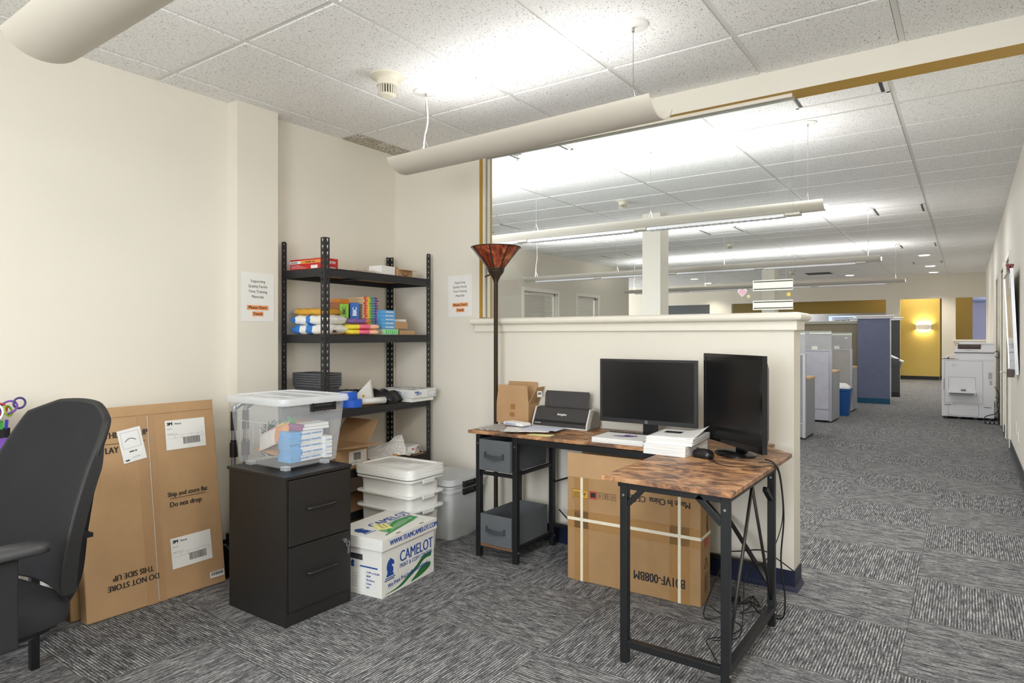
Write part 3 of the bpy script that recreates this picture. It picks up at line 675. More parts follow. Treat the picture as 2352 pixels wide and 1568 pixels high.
leaning('leaning_carton', 'worn flat carton mostly hidden behind the large printed carton', (-3.212, 1.215, .002), .60, .86, .09, R(8.0), R(-1.0), False, CARD2)

# --- folded hand truck between carton and cabinet
t = thing('hand_truck', 'folded silver tube hand truck between the printed carton and the cabinet', 'hand truck', (-3.12, 2.0, 0)); ALU = mat((158, 160, 164), .28, metal=.9)
for s in (0, 1):
    b = MB(); x = -.05+.0*s; y = -.04+.068*s
    b.tube(spline([(x, y, .20), (x, y, .82), (x+.006, y+.012, .88), (x+.035, y+.04, .905), (x+.08, y+.05, .91)], 8), .012, 12); obj('tube', b, ALU, t, smooth=True)
    for z, h, r in ((.76, .10, .017), (.62, .075, .021), (.69, .02, .016)):
        b = MB(); b.cyl((x, y, z), (x, y, z+h), r, 16); obj('clamp', b, BLKP, t, smooth=True, autos=True)
b = MB(); b.box(-.08, -.02, -.07, .08, .0, .012); b.box(-.075, -.05, -.07, .07, .0, .22); obj('toe_plate', b, BLKP, t)
for y in (-.085, .09): b = MB(); b.M = Matrix.Translation((-.05, y, .085)) @ Matrix.Rotation(R(90), 4, 'X'); b.lathe([(.05, -.012), (.083, -.012), (.085, 0), (.083, .012), (.05, .012)], 28); obj('wheel', b, BLKP, t, smooth=True, autos=True)

# ================================================================ shelving unit
SH = thing('shelving_unit', 'black slotted-steel shelving unit in the corner', 'shelving unit', (-3.03, 2.44, 0), R(2.2))
SD, SW = .385, .94; ZS = (.19, .447, .818, 1.262, 1.650)
def flange(mb, o, d, nrm, wid=.036, top=1.829):
    o = Vector(o); d = Vector(d); p = .0381; n = int(top/p); th = Vector(nrm)*.0018
    def pc(a0, a1, z0, z1):
        q = [o+d*a0, o+d*a1]; vs = []
        for z in (z0, z1):
            for t_ in (Vector(), th):
                for k in q: vs.append(tuple(k+t_+Vector((0, 0, z))))
        mb.add(vs, [(0, 1, 3, 2), (4, 6, 7, 5), (0, 4, 5, 1), (2, 3, 7, 6), (0, 2, 6, 4), (1, 5, 7, 3)])
    m = wid*.55
    pc(0, m-.0055, 0, top); pc(m+.0055, wid, 0, top)
    z = 0
    for k in range(n):
        z0 = k*p+.012
        pc(m-.0055, m+.0055, z, z0); pc(m-.0055, m-.0026, z0, z0+.008); pc(m+.0026, m+.0055, z0, z0+.008); z = z0+.019
    pc(m-.0055, m+.0055, z, top)
for (x, y, dx, dy) in ((0, 0, -1, 1), (0, SW, -1, -1), (-SD, 0, 1, 1), (-SD, SW, 1, -1)):
    b = MB(); flange(b, (x, y, 0), (dx, 0, 0), (0, dy, 0)); flange(b, (x, y, 0), (0, dy, 0), (dx, 0, 0)); pass
    pst = obj('post', b, BLK, SH)
    b = MB(); b.box(min(x-.002, x+dx*.038), max(x-.002*dx, x+dx*.038) if dx < 0 else x+.038, min(y-.002, y+dy*.038), max(y+.002, y+dy*.038), 0, .03); obj('foot_cap', b, BLKP, pst)
PART = mat((190, 150, 112), .75, var=.1, scale=60)
for z in ZS:
    b = MB(); b.box(-SD+.004, -.004, .004, SW-.004, z-.012, z-.002); shf = obj('shelf_board', b, PART, SH)
    for (x0, x1, y0, y1) in ((-.010, -.002, .006, SW-.006), (-SD+.002, -SD+.010, .006, SW-.006), (-SD+.01, -.01, .003, .011), (-SD+.01, -.01, SW-.011, SW-.003)):
        b = MB(); b.box(x0, x1, y0, y1, z-.046, z+.003)
        if x0 > -.02: b.box(x1, x1+.004, y0+.03, y1-.03, z-.004, z+.003); b.box(x1, x1+.005, y0+.03, y1-.03, z-.046, z-.034)
        obj('beam', b, BLK, shf, bevel=.0015)
    b = MB(); b.box(-SD+.01, -.01, SW/2-.02, SW/2+.02, z-.024, z-.012); obj('centre_brace', b, BLK, shf)
def Zs(i): return ZS[i]+.004
# top shelf
t = carton('tape_carton', 'red carton of invisible tape on the top shelf, left end', 'carton', (-3.25, 2.535, Zs(4)), (.29, .12, .066), R(2), RED)
b = MB(); b.M = frame((-.145, -.0605, .004), (1, 0, 0), (0, 0, 1)); rect(b, .0, .10, .035, .052, .0003); obj('white_flash', b, WHT, t)
b = MB(); b.M = frame((-.145, -.0605, .004), (1, 0, 0), (0, 0, 1)); rect(b, .10, .288, .034, .054, .0003); obj('orange_flash', b, ORG, t)
b = MB(); b.M = frame((-.145, -.0605, .004), (1, 0, 0), (0, 0, 1)); text_geo(b, 'Invisible Tape', .14, .039, .016, 1, 'LEFT', Matrix(), .0005, z=.0008); text_geo(b, 'METMAKI', .01, .038, .014, 1, 'LEFT', Matrix(), .0006, z=.0008); obj('printed_text', b, DRK, t)
b = MB(); b.M = frame((-.145, -.0605, .004), (1, 0, 0), (0, 0, 1)); rect(b, .19, .25, .003, .022, .0004)
for k in range(3): rect(b, .01, .09+.03*k, .024-.008*k, .026-.008*k, .0004)
b.M = frame((.1455, -.06, .004), (0, 1, 0), (0, 0, 1)); rect(b, .03, .10, .0, .009, .0004); text_geo(b, 'METM', .04, .03, .022, 1, 'LEFT', Matrix(), .001, z=.0008); obj('white_print', b, WHT, t)
carton('white_carton', 'small plain white carton on the top shelf beside the open kraft box', 'carton', (-3.165, 3.015, Zs(4)), (.11, .13, .062), R(4), WHT)
def open_box(name, label, loc, size, rz, flaps, m=CARD, grp=None, rot=None, hollow=True):
    """open-topped carton; flaps: (side, angle from upright outward, length)"""
    t = thing(name, label, 'cardboard box', loc, rz, grp); w_, d, h = size; th = .003; b = MB()
    for q in ((-w_/2, w_/2, -d/2, -d/2+th), (-w_/2, w_/2, d/2-th, d/2), (-w_/2, -w_/2+th, -d/2+th, d/2-th), (w_/2-th, w_/2, -d/2+th, d/2-th)): b.box(*q, 0, h)
    b.box(-w_/2+th, w_/2-th, -d/2+th, d/2-th, 0, .004); obj('box_body', b, m, t)
    for sd, ang, L in flaps:
        b = MB(); W = w_ if sd in 'ns' else d; rz_ = {'e': 0, 'n': 90, 'w': 180, 's': 270}[sd]; off = (w_ if sd in 'ew' else d)/2
        b.M = Matrix.Rotation(R(rz_), 4, 'Z') @ Matrix.Translation((off-.0015, 0, h)) @ Matrix.Rotation(R(ang), 4, 'Y')
        k = .012; b.loft([[(-.0015, -W/2, 0), (.0015, -W/2, 0), (.0015, W/2, 0), (-.0015, W/2, 0)], [(-.0015, -W/2+k, L), (.0015, -W/2+k, L), (.0015, W/2-k, L), (-.0015, W/2-k, L)]])
        obj('flap', b, m, t)
    return t
t = open_box('kraft_carton', 'small kraft box with its flap bent open on the top shelf', (-3.17, 3.175, Zs(4)), (.12, .14, .05), R(2), [('e', 98, .05), ('w', 10, .03)])
b = MB(); b.M = frame((.0612, -.05, .0), (0, 1, 0), (0, 0, 1)); b.tube([(.02+.055*k/8, .022-.012*math.sin(math.pi*k/8), .001) for k in range(9)], .0018, 4); obj('printed_arc', b, INK, t)
t = thing('plastic_sleeve', 'crumpled clear sleeve lying flat on the top shelf', 'sleeve', (-3.16, 2.82, Zs(4)), R(5)); b = MB(); n = 9
g = [[(-.1+.2*i/n, -.1+.2*j/n, .004+.014*abs(math.sin(i*1.7+j)*math.cos(j*1.3))) for j in range(n+1)] for i in range(n+1)]
for i in range(n): b.add([p for p in g[i]]+[p for p in g[i+1]], [(j, j+1, n+2+j, n+1+j) for j in range(n)])
obj('film', b, FILM, t, smooth=True)

# second shelf: wipes packs, mailers, pens
def pouch(name, label, cat, loc, size, rz, mats, zones, grp=None, droop=0.0, wr=.004, seed=0):
    """soft pouch along local x; zones = end positions (0..1) of each material"""
    t = thing(name, label, cat, loc, rz, grp); L, W, H = size; n, m_ = 22, 20; b = MB(); rings = []; rnd = random.Random(seed); ph = rnd.uniform(0, 6)
    for i in range(n+1):
        u = i/n; e = min(1, (1-abs(2*u-1))*4.0)**.55; hh = max(.003, H*e)/2; ww = W/2*(.86+.14*e)
        r_ = []
        for k in range(m_):
            a = 2*math.pi*k/m_; c_, s_ = math.cos(a), math.sin(a)
            y = ww*math.copysign(abs(c_)**.55, c_); z = hh*math.copysign(abs(s_)**.7, s_)
            z += wr*math.sin(9*u*3+ph+y*60)*e*(.6 if s_ > 0 else .15)
            r_.append((-L/2+L*u + wr*math.sin(k*2.1+ph), y, max(.0005, z+H/2*.98) - droop*max(0, u-.7)**1.3))
        rings.append(r_)
    for i in range(n):
        mi = next((q for q, zz in enumerate(zones) if (i+.5)/n <= zz), len(zones)-1); b.loft(rings[i:i+2], i == 0, i == n-1, mi % len(mats))
    obj('pouch', b, mats, t, smooth=True); return t
WB = mat((60, 128, 206), .4, var=.05); WW = mat((238, 238, 234), .4, var=.03); YB_ = mat((226, 172, 66), .5, var=.08); GB = mat((170, 166, 162), .5)
g = 'soft wipes packs on the second shelf'
pouch('wipes_pack', 'white and blue wipes pack at the bottom of the pile on the second shelf', 'wipes pack', (-3.245, 2.575, Zs(3)), (.34, .15, .062), R(14), [WB, WW, WB, WW], (.22, .38, .48, 1), g, seed=1)
pouch('wipes_pack', 'white and blue wipes pack lying on the lower wipes pack', 'wipes pack', (-3.25, 2.575, Zs(3)+.060), (.33, .15, .060), R(17), [WB, WW, WB, WW], (.14, .36, .46, 1), g, seed=2)
pouch('yellow_pouch', 'yellow pouch on top of the wipes packs on the second shelf', 'pouch', (-3.29, 2.585, Zs(3)+.118), (.29, .15, .045), R(8), [GB, YB_], (.14, 1), seed=3)
t = thing('binder_clip', 'small black binder clip in front of the wipes packs', 'clip', (-3.065, 2.54, Zs(3)), R(-60)); b = MB(); b.prism([(-.01, 0), (.01, 0), (.003, .014), (-.003, .014)], -.012, .012); b.M = Matrix.Rotation(R(90), 4, 'X'); obj('clip', b, BLKP, t)
t.rotation_euler = (R(90), 0, R(30)); t.location.z += .013
b = MB(); b.tube([(-.006, .014, 0), (-.009, .03, 0), (0, .034, 0), (.009, .03, 0), (.006, .014, 0)], .0008, 5); obj('wire_arms', b, METAL, t)
BRN = mat((150, 92, 56), .5, var=.1); BICB = mat((36, 96, 176), .5); LIME = mat((140, 200, 60), .5)
t = carton('pen_box', 'brown and orange pen box on the second shelf beside the green one', 'pen box', (-3.27, 2.70, Zs(3)+.10), (.12, .055, .10), R(-32), BRN)
carton('stacking_support', 'plain white carton under the pen boxes on the second shelf', 'carton', (-3.275, 2.775, Zs(3)), (.16, .20, .098), R(0), WHT)
t = carton('pen_box', 'lime green pen box standing between the brown and the blue one', 'pen box', (-3.205, 2.725, Zs(3)+.10), (.05, .055, .092), R(-32), LIME)
b = MB(); text_geo(b, 'BIC', 0, -.01, .03, 1, 'CENTER', frame((.0257, 0, .05), (0, 0, 1), (0, -1, 0)), .0012); obj('printed_text', b, DRK, t)
t = carton('pen_box', 'blue pen box standing at the left of the coloured pencil packs', 'pen box', (-3.165, 2.775, Zs(3)+.075), (.05, .055, .125), R(-32), BICB)
b = MB(); text_geo(b, 'BIC', 0, -.012, .036, 1, 'CENTER', frame((.0257, 0, .07), (0, 0, 1), (0, -1, 0)), .0014); obj('printed_text', b, WHT, t)
COLS = [(196, 40, 46), (232, 120, 50), (236, 200, 60), (110, 180, 70), (50, 130, 90), (60, 120, 200), (50, 60, 130), (130, 60, 120)]
PC = [mat(c, .5, var=.04) for c in COLS]
for k in range(11):
    t = thing('pencil_pack', 'coloured pencil pack in the tall pile on the second shelf, %s from bottom' % ['first', 'second', 'third', 'fourth', 'fifth', 'sixth', 'seventh', 'eighth', 'ninth', 'tenth', 'eleventh'][k], 'pencil pack', (-3.20+.003*(k % 2), 2.90-.003*(k % 3), Zs(3)+.06+.0165*k), R(-2), 'coloured pencil packs on the second shelf')
    b = MB(); b.box(-.10, .06, -.06, .06, 0, .0155); obj('pack', b, mat((226, 200, 160), .5), t)
    b = MB()
    for q in range(8): b.box(.0, .0615, -.058+.0145*q, -.058+.0145*q+.012, .002, .0162, q)
    obj('pencil_ends', b, PC, t)
carton('crayon_tray', 'white card tray under the tall pile of pencil packs', 'carton', (-3.22, 2.90, Zs(3)), (.16, .12, .058), R(-2), mat((235, 190, 110), .5))
for k in range(3):
    carton('crayon_carton', 'orange-ended white carton behind the pencil packs, %s of three' % ['lowest', 'middle', 'highest'][k], 'carton', (-3.33, 2.86, Zs(3)+.165+.022*k), (.09, .19, .021), R(0), WHT, 'orange-ended cartons at the back of the second shelf', None, (.5, ORG))
g = 'highlighter packs on the second shelf'
for k in range(4):
    x, y, z = ((-3.12, 2.735, 0), (-3.12, 2.735, .032), (-3.10, 2.80, 0), (-3.10, 2.805, .034))[k]
    pouch('highlighter_pack', 'clear pack of %s highlighters, %s on the second shelf' % (('yellow and pink', 'yellow and pink', 'pink and peach', 'pink and peach')[k], ('lower left', 'upper left', 'lower right', 'upper right')[k]), 'highlighter pack', (x, y, Zs(3)+z), (.15, .13, .032), R(82), [YEL if k < 2 else PINK, PINK if k < 2 else mat((246, 190, 160), .4)], (.5, 1), g, wr=.002, seed=k+5)
pouch('pen_pack', 'purple and black pen pack lying over the highlighter packs', 'pen pack', (-3.10, 2.745, Zs(3)+.070), (.16, .06, .03), R(78), [mat((120, 90, 150), .4, var=.5, scale=90), mat((190, 120, 70), .4)], (.75, 1), wr=.002, seed=12)
for k in range(5):
    carton('marker_box', 'sky-blue marker box with white lettering on the second shelf, %s of its stack of five' % pos[k], 'marker box', (-3.135, 3.0, Zs(3)+.038+.0245*k), (.09, .115, .024), R(-3+(k*2) % 3), SKY, 'sky-blue marker boxes on the second shelf', ('WASHABLE', WHT, .014))
b = carton('glue_stick_pack', 'clear pack of green glue sticks at the front of the second shelf', 'glue stick pack', (-3.10, 3.0, Zs(3)), (.07, .13, .036), R(0), mat((196, 224, 196), .4))
k_ = MB()
for q in range(7): k_.cyl((.0365, -.055+.018*q, .006), (.0365, -.055+.018*q, .032), .007, 10)
obj('glue_sticks', k_, mat((120, 206, 130), .4), b, smooth=True, autos=True)
carton('kraft_carton', 'flat kraft carton on the second shelf, right end, lower one', 'carton', (-3.13, 3.155, Zs(3)), (.12, .14, .028), R(-2), CARD)
open_box('kraft_carton', 'kraft carton with a bent end flap on the second shelf, upper one', (-3.15, 3.10, Zs(3)+.040), (.12, .15, .045), R(-2), [('s', 40, .05), ('e', -88, .05), ('w', -88, .05)])
carton('white_carton', 'flat white carton on top of the kraft carton, second shelf', 'carton', (-3.19, 3.13, Zs(3)+.088), (.12, .15, .016), R(0), WHT)

# third shelf: baskets, tape rolls, papers, black bag, pizza box
def m_basket():
    t = NT('woven_plastic'); v = t.co(); x, y, z = t.sep(v)
    k1 = t.m('SINE', t.m('MULTIPLY', t.m('ADD', x, y), 2*math.pi/.011)); k2 = t.m('SINE', t.m('MULTIPLY', z, 2*math.pi/.010))
    k = t.m('GREATER_THAN', t.m('MULTIPLY', k1, k2), .25)
    t.set(t.mix(k, srgb((92, 93, 97)), srgb((40, 40, 42))), .5); t.bump(t.m('MULTIPLY', k1, k2), .6, .003); return t.mat
BASK = m_basket(); BRIM = mat((84, 85, 90), .45)
for k in range(6):
    t = thing('plastic_basket', 'grey woven plastic basket on the third shelf, %s of its nested stack' % ['lowest', 'second', 'third', 'fourth', 'fifth', 'topmost'][k], 'basket', (-3.242, 2.552, Zs(2)+.014*k), R(2), 'nested grey baskets')
    s = .0
    b = MB(); b.loft([rr(.20, .11, .02, 0), rr(.262, .158, .025, .135), rr(.258, .154, .025, .135), rr(.196, .106, .02, .003)], True, True); obj('basket_wall', b, BASK, t, smooth=True, autos=True)
    b = MB(); b.loft([rr(.262, .158, .025, .130), rr(.278, .174, .03, .132), rr(.278, .174, .03, .142), rr(.270, .166, .028, .143), rr(.256, .152, .025, .136)], False, False); obj('rim', b, BRIM, t, smooth=True, autos=True)
def tape_roll(loc, label, r=.062, h=.045, grp=None):
    t = thing('tape_roll', label, 'tape roll', loc, 0, grp)
    b = MB(); b.lathe([(r*.62, 0), (r, 0), (r, h), (r*.62, h), (r*.62, 0)], 32, caps=(False, False)); obj('tape', b, mat((34, 98, 214), .45, var=.03), t, smooth=True, autos=True)
    b = MB(); b.lathe([(r*.58, .001), (r*.62, .001), (r*.62, h-.001), (r*.58, h-.001), (r*.58, .001)], 32, caps=(False, False)); obj('core', b, PAPERW, t, smooth=True, autos=True)
tape_roll((-3.105, 2.70, Zs(2)), 'roll of blue tape on the third shelf, lower one', .066, .046); tape_roll((-3.12, 2.675, Zs(2)+.047), 'roll of blue tape on the third shelf, upper one', .066, .047)
t = thing('paper_roll', 'loosely rolled white paper on the third shelf beside the blue tape', 'paper', (-3.09, 2.83, Zs(2)+.03), R(74)); b = MB(); n = 40
sp = [(.010+.020*(k/n))*1.0 for k in range(n+1)]
ring = lambda x: [(x, sp[k]*1.25*math.cos(4.2*math.pi*k/n), -.002+sp[k]*.9*math.sin(4.2*math.pi*k/n)) for k in range(n+1)]
b.loft([ring(-.11), ring(.11)], False, False, closed=False); o = obj('sheet', b, PAPERW, t, smooth=True); sm = o.modifiers.new('s', 'SOLIDIFY'); sm.thickness = .0012
t = thing('certificate_sheet', 'white printed sheet with an orange dot propped up on the third shelf', 'paper', (-3.14, 2.82, Zs(2)+.045), R(92)); b = MB(); n = 8
vs = [[(-.09+.18*i/n, .03*(j/n)-.02, -.03+(.02+.125*(i/n))*j/n) for j in range(n+1)] for i in range(n+1)]
for i in range(n): b.add(vs[i]+vs[i+1], [(j, j+1, n+2+j, n+1+j) for j in range(n)])
o = obj('sheet', b, PAPERW, t, smooth=True); sm = o.modifiers.new('s', 'SOLIDIFY'); sm.thickness = .0008
b = MB(); b.M = frame((-.0, -.012, .012), (1, 0, .2), (0, .15, 1)); b.lathe([(.007, -.003), (.007, .004)], 16); obj('seal', b, mat((222, 160, 40), .5), t)
pouch('black_bag', 'black plastic bag draped over the edge of the third shelf', 'bag', (-3.20, 2.985, Zs(2)), (.36, .13, .085), R(8), [mat((30, 30, 32), .38, var=.1)], (1,), droop=.09, wr=.012, seed=4)
pouch('black_bag', 'flat black bag behind the propped sheet on the third shelf', 'bag', (-3.33, 2.83, Zs(2)), (.17, .28, .08), R(0), [mat((34, 34, 36), .4, var=.1)], (1,), wr=.01, seed=6)
# pizza box
t = thing('pizza_box', 'white and blue printed pizza box sticking out of the third shelf', 'pizza box', (-3.135, 3.215, Zs(2)+.026), R(3)); PB = mat((232, 232, 230), .6, var=.03); b = MB(); b.box(-.16, .16, -.118, .118, 0, .054); obj('box', b, PB, t, bevel=.002)
b = MB(); rnd = random.Random(8)
def blob(mb, cx, cy, rx, ry, z, n=9, M=None):
    mb.poly([(cx+rx*rnd.uniform(.6, 1.2)*math.cos(2*math.pi*k/n), cy+ry*rnd.uniform(.6, 1.2)*math.sin(2*math.pi*k/n), z) for k in range(n)])
for k in range(16): blob(b, rnd.uniform(-.13, .13), rnd.uniform(-.09, .09), rnd.uniform(.008, .022), rnd.uniform(.004, .012), .0545+.0001*k)
F = frame((.1605, -.118, 0), (0, 1, 0), (0, 0, 1)); b.M = F; outline(b, .148, .225, .008, .045, .0015, .0006)
for q in ((.16, .02), (.175, .034), (.19, .018), (.2, .03), (.215, .022), (.17, .012)): rect(b, q[0], q[0]+.003, q[1], q[1]+.002, .0009)
blob(b, .222, .014, .006, .005, .0012)
text_geo(b, 'Pizza', .03, .014, .026, 1, 'LEFT', Matrix(), .0006, z=.0008, rot=12, shear=.3)
for q in range(3): b.poly([(.022+.014*q+.007*math.cos(a), .038+.006*math.sin(a), .0008) for a in [2*math.pi*k/10 for k in range(10)]])
b.M = frame((-.16, -.1185, 0), (1, 0, 0), (0, 0, 1))
for q in range(7): rect(b, .17, .17+.05*(1 if q % 3 else .7), .010+.005*q, .0122+.005*q, .0006)
for cx, cy, r in ((.155, .035, .008), (.252, .024, .012)): b.tube([(cx+r*math.cos(a), cy+r*math.sin(a), .0006) for a in [2*math.pi*k/14 for k in range(14)]], .0008, 4, closed=True)
obj('printed_pattern', b, mat((62, 104, 178), .6), t)
carton('white_carton', 'flat white carton directly under the pizza box on the third shelf', 'carton', (-3.14, 3.21, Zs(2)), (.30, .225, .025), R(3), WHT)

# fourth shelf: open box, padded mailers
t = open_box('cardboard_box', 'open cardboard box with wide flaps on the fourth shelf, left end', (-3.21, 2.66, Zs(1)), (.30, .27, .135), R(4), [('e', 82, .14), ('n', 38, .17), ('w', 30, .10), ('s', 60, .10)])
b = MB(); b.M = frame((.1512, -.13, .02), (0, 1, 0), (0, 0, 1)); rect(b, .10, .25, .0, .085, .0004); lab = obj('shipping_label', b, PAPERW, t)
q = MB(); q.M = b.M; barcode(q, .14, .03, .06, .045, 4, .0009); text_geo(q, 'EN 55 A30B', .11, .012, .012, 1, 'LEFT', Matrix(), 0, z=.0009); obj('label_print', q, INK, lab)
def crumple(name, label, loc, size, rz, m, amp=.02, seed=0, n=14, up=0, rot=(0, 0)):
    t = thing(name, label, 'paper', loc, rz); t.rotation_euler = (rot[0], rot[1], rz); rnd = random.Random(seed); W, D = size; b = MB()
    a = [(rnd.uniform(10, 60), rnd.uniform(10, 60), rnd.uniform(0, 6)) for _ in range(4)]
    def z(x, y): return amp*abs(sum(math.sin(p*x+q*y+r_) for p, q, r_ in a))/2.2 + up*(x/W+.5)**2
    g = [[(-W/2+W*i/n, -D/2+D*j/n, z(-W/2+W*i/n, -D/2+D*j/n)+.001) for j in range(n+1)] for i in range(n+1)]
    for i in range(n): b.add(g[i]+g[i+1], [(j, j+1, n+2+j, n+1+j) for j in range(n)])
    o = obj('sheet', b, m, t); sm = o.modifiers.new('s', 'SOLIDIFY'); sm.thickness = .001; sm.offset = 1; return t
crumple('envelope', 'flat white envelope on the fourth shelf between the box and the yellow mailer', (-3.16, 2.92, Zs(1)+.045), (.26, .20), R(8), WHT, .008, 1, up=-.03)
crumple('padded_mailer', 'torn yellow padded mailer under the white sheets on the fourth shelf', (-3.11, 2.955, Zs(1)), (.20, .17), R(25), mat((222, 160, 66), .5), .03, 2)
crumple('torn_sheet', 'crumpled torn white sheet standing up on the fourth shelf', (-3.17, 3.08, Zs(1)+.03), (.24, .20), R(40), WHT, .022, 3, rot=(R(32), R(-24)))
crumple('white_bag', 'crumpled white paper bag at the right end of the fourth shelf', (-3.16, 3.215, Zs(1)+.006), (.20, .17), R(12), WHT, .03, 4)
t = carton('white_carton', 'white carton with a red mark under the crumpled bag', 'carton', (-3.21, 3.235, Zs(1)), (.22, .13, .056), R(6), WHT)
b = MB(); b.M = frame((.1105, -.02, .03), (0, 1, 0), (0, 0, 1)); rect(b, 0, .05, 0, .01, .0005); obj('red_mark', b, RED, t)
carton('cardboard_box', 'plain cardboard box on the floor under the shelving, half behind the cabinet', 'cardboard box', (-3.20, 2.72, .002), (.28, .34, .135), R(2), CARD2)

# ================================================================ bins and copy-paper box
def bin_(name, label, loc, rz, w_, d, h, m, lid=None, grp=None, rim=.026, latch_=False):
    t = thing(name, label, 'storage bin', loc, rz, grp); b = MB(); th = .004; tp = .012
    b.loft([rr(w_-2*tp, d-2*tp, .03, 0), rr(w_, d, .035, h-.02), rr(w_+.004, d+.004, .035, h-.018), rr(w_+.004, d+.004, .035, h-.006), rr(w_+2*rim, d+2*rim, .045, h-.005), rr(w_+2*rim, d+2*rim, .045, h+.003), rr(w_+2*rim-.006, d+2*rim-.006, .044, h+.005), rr(w_-th, d-th, .033, h+.003), rr(w_-2*tp-th, d-2*tp-th, .028, .004)], True, True)
    obj('bin_body', b, m, t, smooth=True, autos=True)
    b = MB()
    b.box(w_/2+rim-.004, w_/2+rim+.003, -.05, .05, h-.022, h+.002); obj('grip', b, m, t, bevel=.002)
    return t
sb = (-2.785, 2.80)
g = 'milky white bins in the stack'
bin_('storage_bin', 'milky white bin standing on the floor at the bottom of the stack', (sb[0], sb[1], 0), R(1), .40, .265, .255, MILK, grp=g)
bin_('storage_bin', 'milky white bin in the middle of the stack of bins', (sb[0], sb[1], .088), R(1), .40, .265, .252, MILK, grp=g)
bin_('storage_bin', 'milky white bin at the top of the stack, just under the loose lids', (sb[0], sb[1], .178), R(1.5), .40, .265, .252, MILK, grp=g)
for k in range(3):
    t = thing('bin_lid', 'milky white bin lid on the stack of bins, %s of three' % ['lowest', 'middle', 'topmost'][k], 'bin lid', (sb[0]-.004*k, sb[1]+.003*k, .441+.016*k), R(1+k*.8), 'loose lids on the stack of bins')
    b = MB(); b.loft([rr(.452, .318, .045, 0), rr(.462, .328, .048, .003), rr(.458, .324, .048, .020), rr(.43, .30, .04, .024), rr(.40, .27, .035, .024), rr(.39, .26, .035, .017), rr(.20, .12, .02, .017), rr(.19, .11, .02, .021), rr(.06, .03, .01, .021)], True, True)
    obj('lid', b, MILK, t, smooth=True, autos=True)
t = thing('latch_bin', 'cloudy clear latch bin on the floor between the bin stack and the lamp', 'storage bin', (-2.735, 3.195, 0), R(1)); b = MB()
b.loft([rr(.27, .31, .03, 0), rr(.31, .355, .035, .29), rr(.33, .375, .04, .293), rr(.33, .375, .04, .305), rr(.32, .365, .04, .307), rr(.32, .365, .04, .32), rr(.335, .38, .04, .322), rr(.335, .38, .04, .334)], True, False); obj('bin_body', b, CLEAR2, t, smooth=True, autos=True)
b = MB(); b.loft([rr(.34, .385, .045, .337), rr(.35, .395, .045, .341), rr(.34, .385, .045, .357), rr(.31, .355, .04, .372), rr(.28, .32, .04, .372)], True, True); obj('lid', b, CLEARLID, t, smooth=True, autos=True)
for z in (.345, .30): latch(t, Matrix.Translation((.178, -.02, z)) @ Matrix.Rotation(R(-90), 4, 'Z'), .12)

t = thing('copy_paper_box', 'white blue-and-green printed paper carton on the floor beside the cabinet', 'carton', (-2.29, 2.18, 0), R(6.5))
WC = mat((228, 227, 222), .65, var=.02); b = MB(); BW, BD, BH = .31, .425, .24; hz0, hz1, hx0, hx1 = .165, .195, -.215, -.12
for q in ((-BW, hx0, 0, .004, 0, BH), (hx1, 0, 0, .004, 0, BH), (hx0, hx1, 0, .004, 0, hz0), (hx0, hx1, 0, .004, hz1, BH), (-.004, 0, .004, BD, 0, BH), (-BW, -BW+.004, .004, BD, 0, BH), (-BW+.004, -.004, BD-.004, BD, 0, BH), (-BW+.004, -.004, .004, BD-.004, 0, .004)): b.box(*q)
obj('box_body', b, WC, t)
b = MB(); b.box(-BW-.012, .012, -.012, BD+.012, .284, .288); b.box(-BW-.012, .012, -.012, -.008, .232, .284); b.box(.008, .012, -.008, BD+.012, .232, .284); b.box(-BW-.012, -BW-.008, -.008, BD+.012, .232, .284); b.box(-BW-.008, .008, BD+.008, BD+.012, .232, .284)
lid = obj('lid', b, WC, t, bevel=.0015); lid.location = (0, 0, -.004)
for y in (.11, .30): b = MB(); b.box(-.006, .003, y, y+.035, .2878, .2884); obj('slot', b, CARDEDGE, lid)
b = MB(); b.box(-BW+.02, -.02, .02, BD-.02, .02, .2); obj('contents', b, mat((90, 90, 96), .3), t)
CB = mat((30, 72, 150), .6, var=.03); CG = mat((46, 110, 52), .6, var=.03)
HORSE = [(0, 0), (.055, 0), (.052, .008), (.046, .012), (.050, .020), (.050, .034), (.042, .044), (.040, .050), (.046, .052), (.050, .046), (.056, .050), (.058, .058), (.050, .070), (.040, .076), (.028, .084), (.025, .078), (.016, .074), (.008, .064), (.003, .050), (.003, .036), (.008, .024), (.006, .012), (.002, .008)]
def horse(mb, x, y, s, z=.0006, M=None, sx=1): o = mb.M; mb.M = o @ (M or Matrix()); mb.poly([(x+p*s*sx, y+q*s, z) for p, q in HORSE]); mb.M = o
F = frame((.0006, 0, 0), (0, 1, 0), (0, 0, 1)); b = MB()
text_geo(b, 'CAMELOT', .135, .135, .078, .78, 'LEFT', F, .0016); text_geo(b, 'PRINT & COPY CENTERS', .135, .105, .030, .83, 'LEFT', F, .0006)
text_geo(b, 'We Print Practically Everything!', .045, .036, .030, .84, 'LEFT', F, .0008, rot=4)
b.M = F; horse(b, .032, .092, 1.05, .0004); rect(b, .024, .10, .082, .087, .0004); rect(b, .020, .094, .073, .078, .0004); rect(b, .122, .1225, .09, .18, .0004)
b.M = Matrix(); text_geo(b, 'WWW.TEAMCAMELOT.COM', .045, .244, .036, .84, 'LEFT', frame((.0127, 0, 0), (0, 1, 0), (0, 0, 1)), .0016)
Fs = frame((-BW, -.0006, 0), (1, 0, 0), (0, 0, 1)); b.M = Fs; rect(b, .02, .10, .135, .142, .0004); rect(b, .175, .285, .135, .142, .0004); horse(b, .115, .128, .42, .0004); b.M = Matrix()
for k, s_ in enumerate(('COPY or SCAN', 'B&W', 'Brochures', 'Forms', 'etc!')): text_geo(b, s_, .215, .108-.018*k, .014, .85, 'LEFT', Fs, .0006)
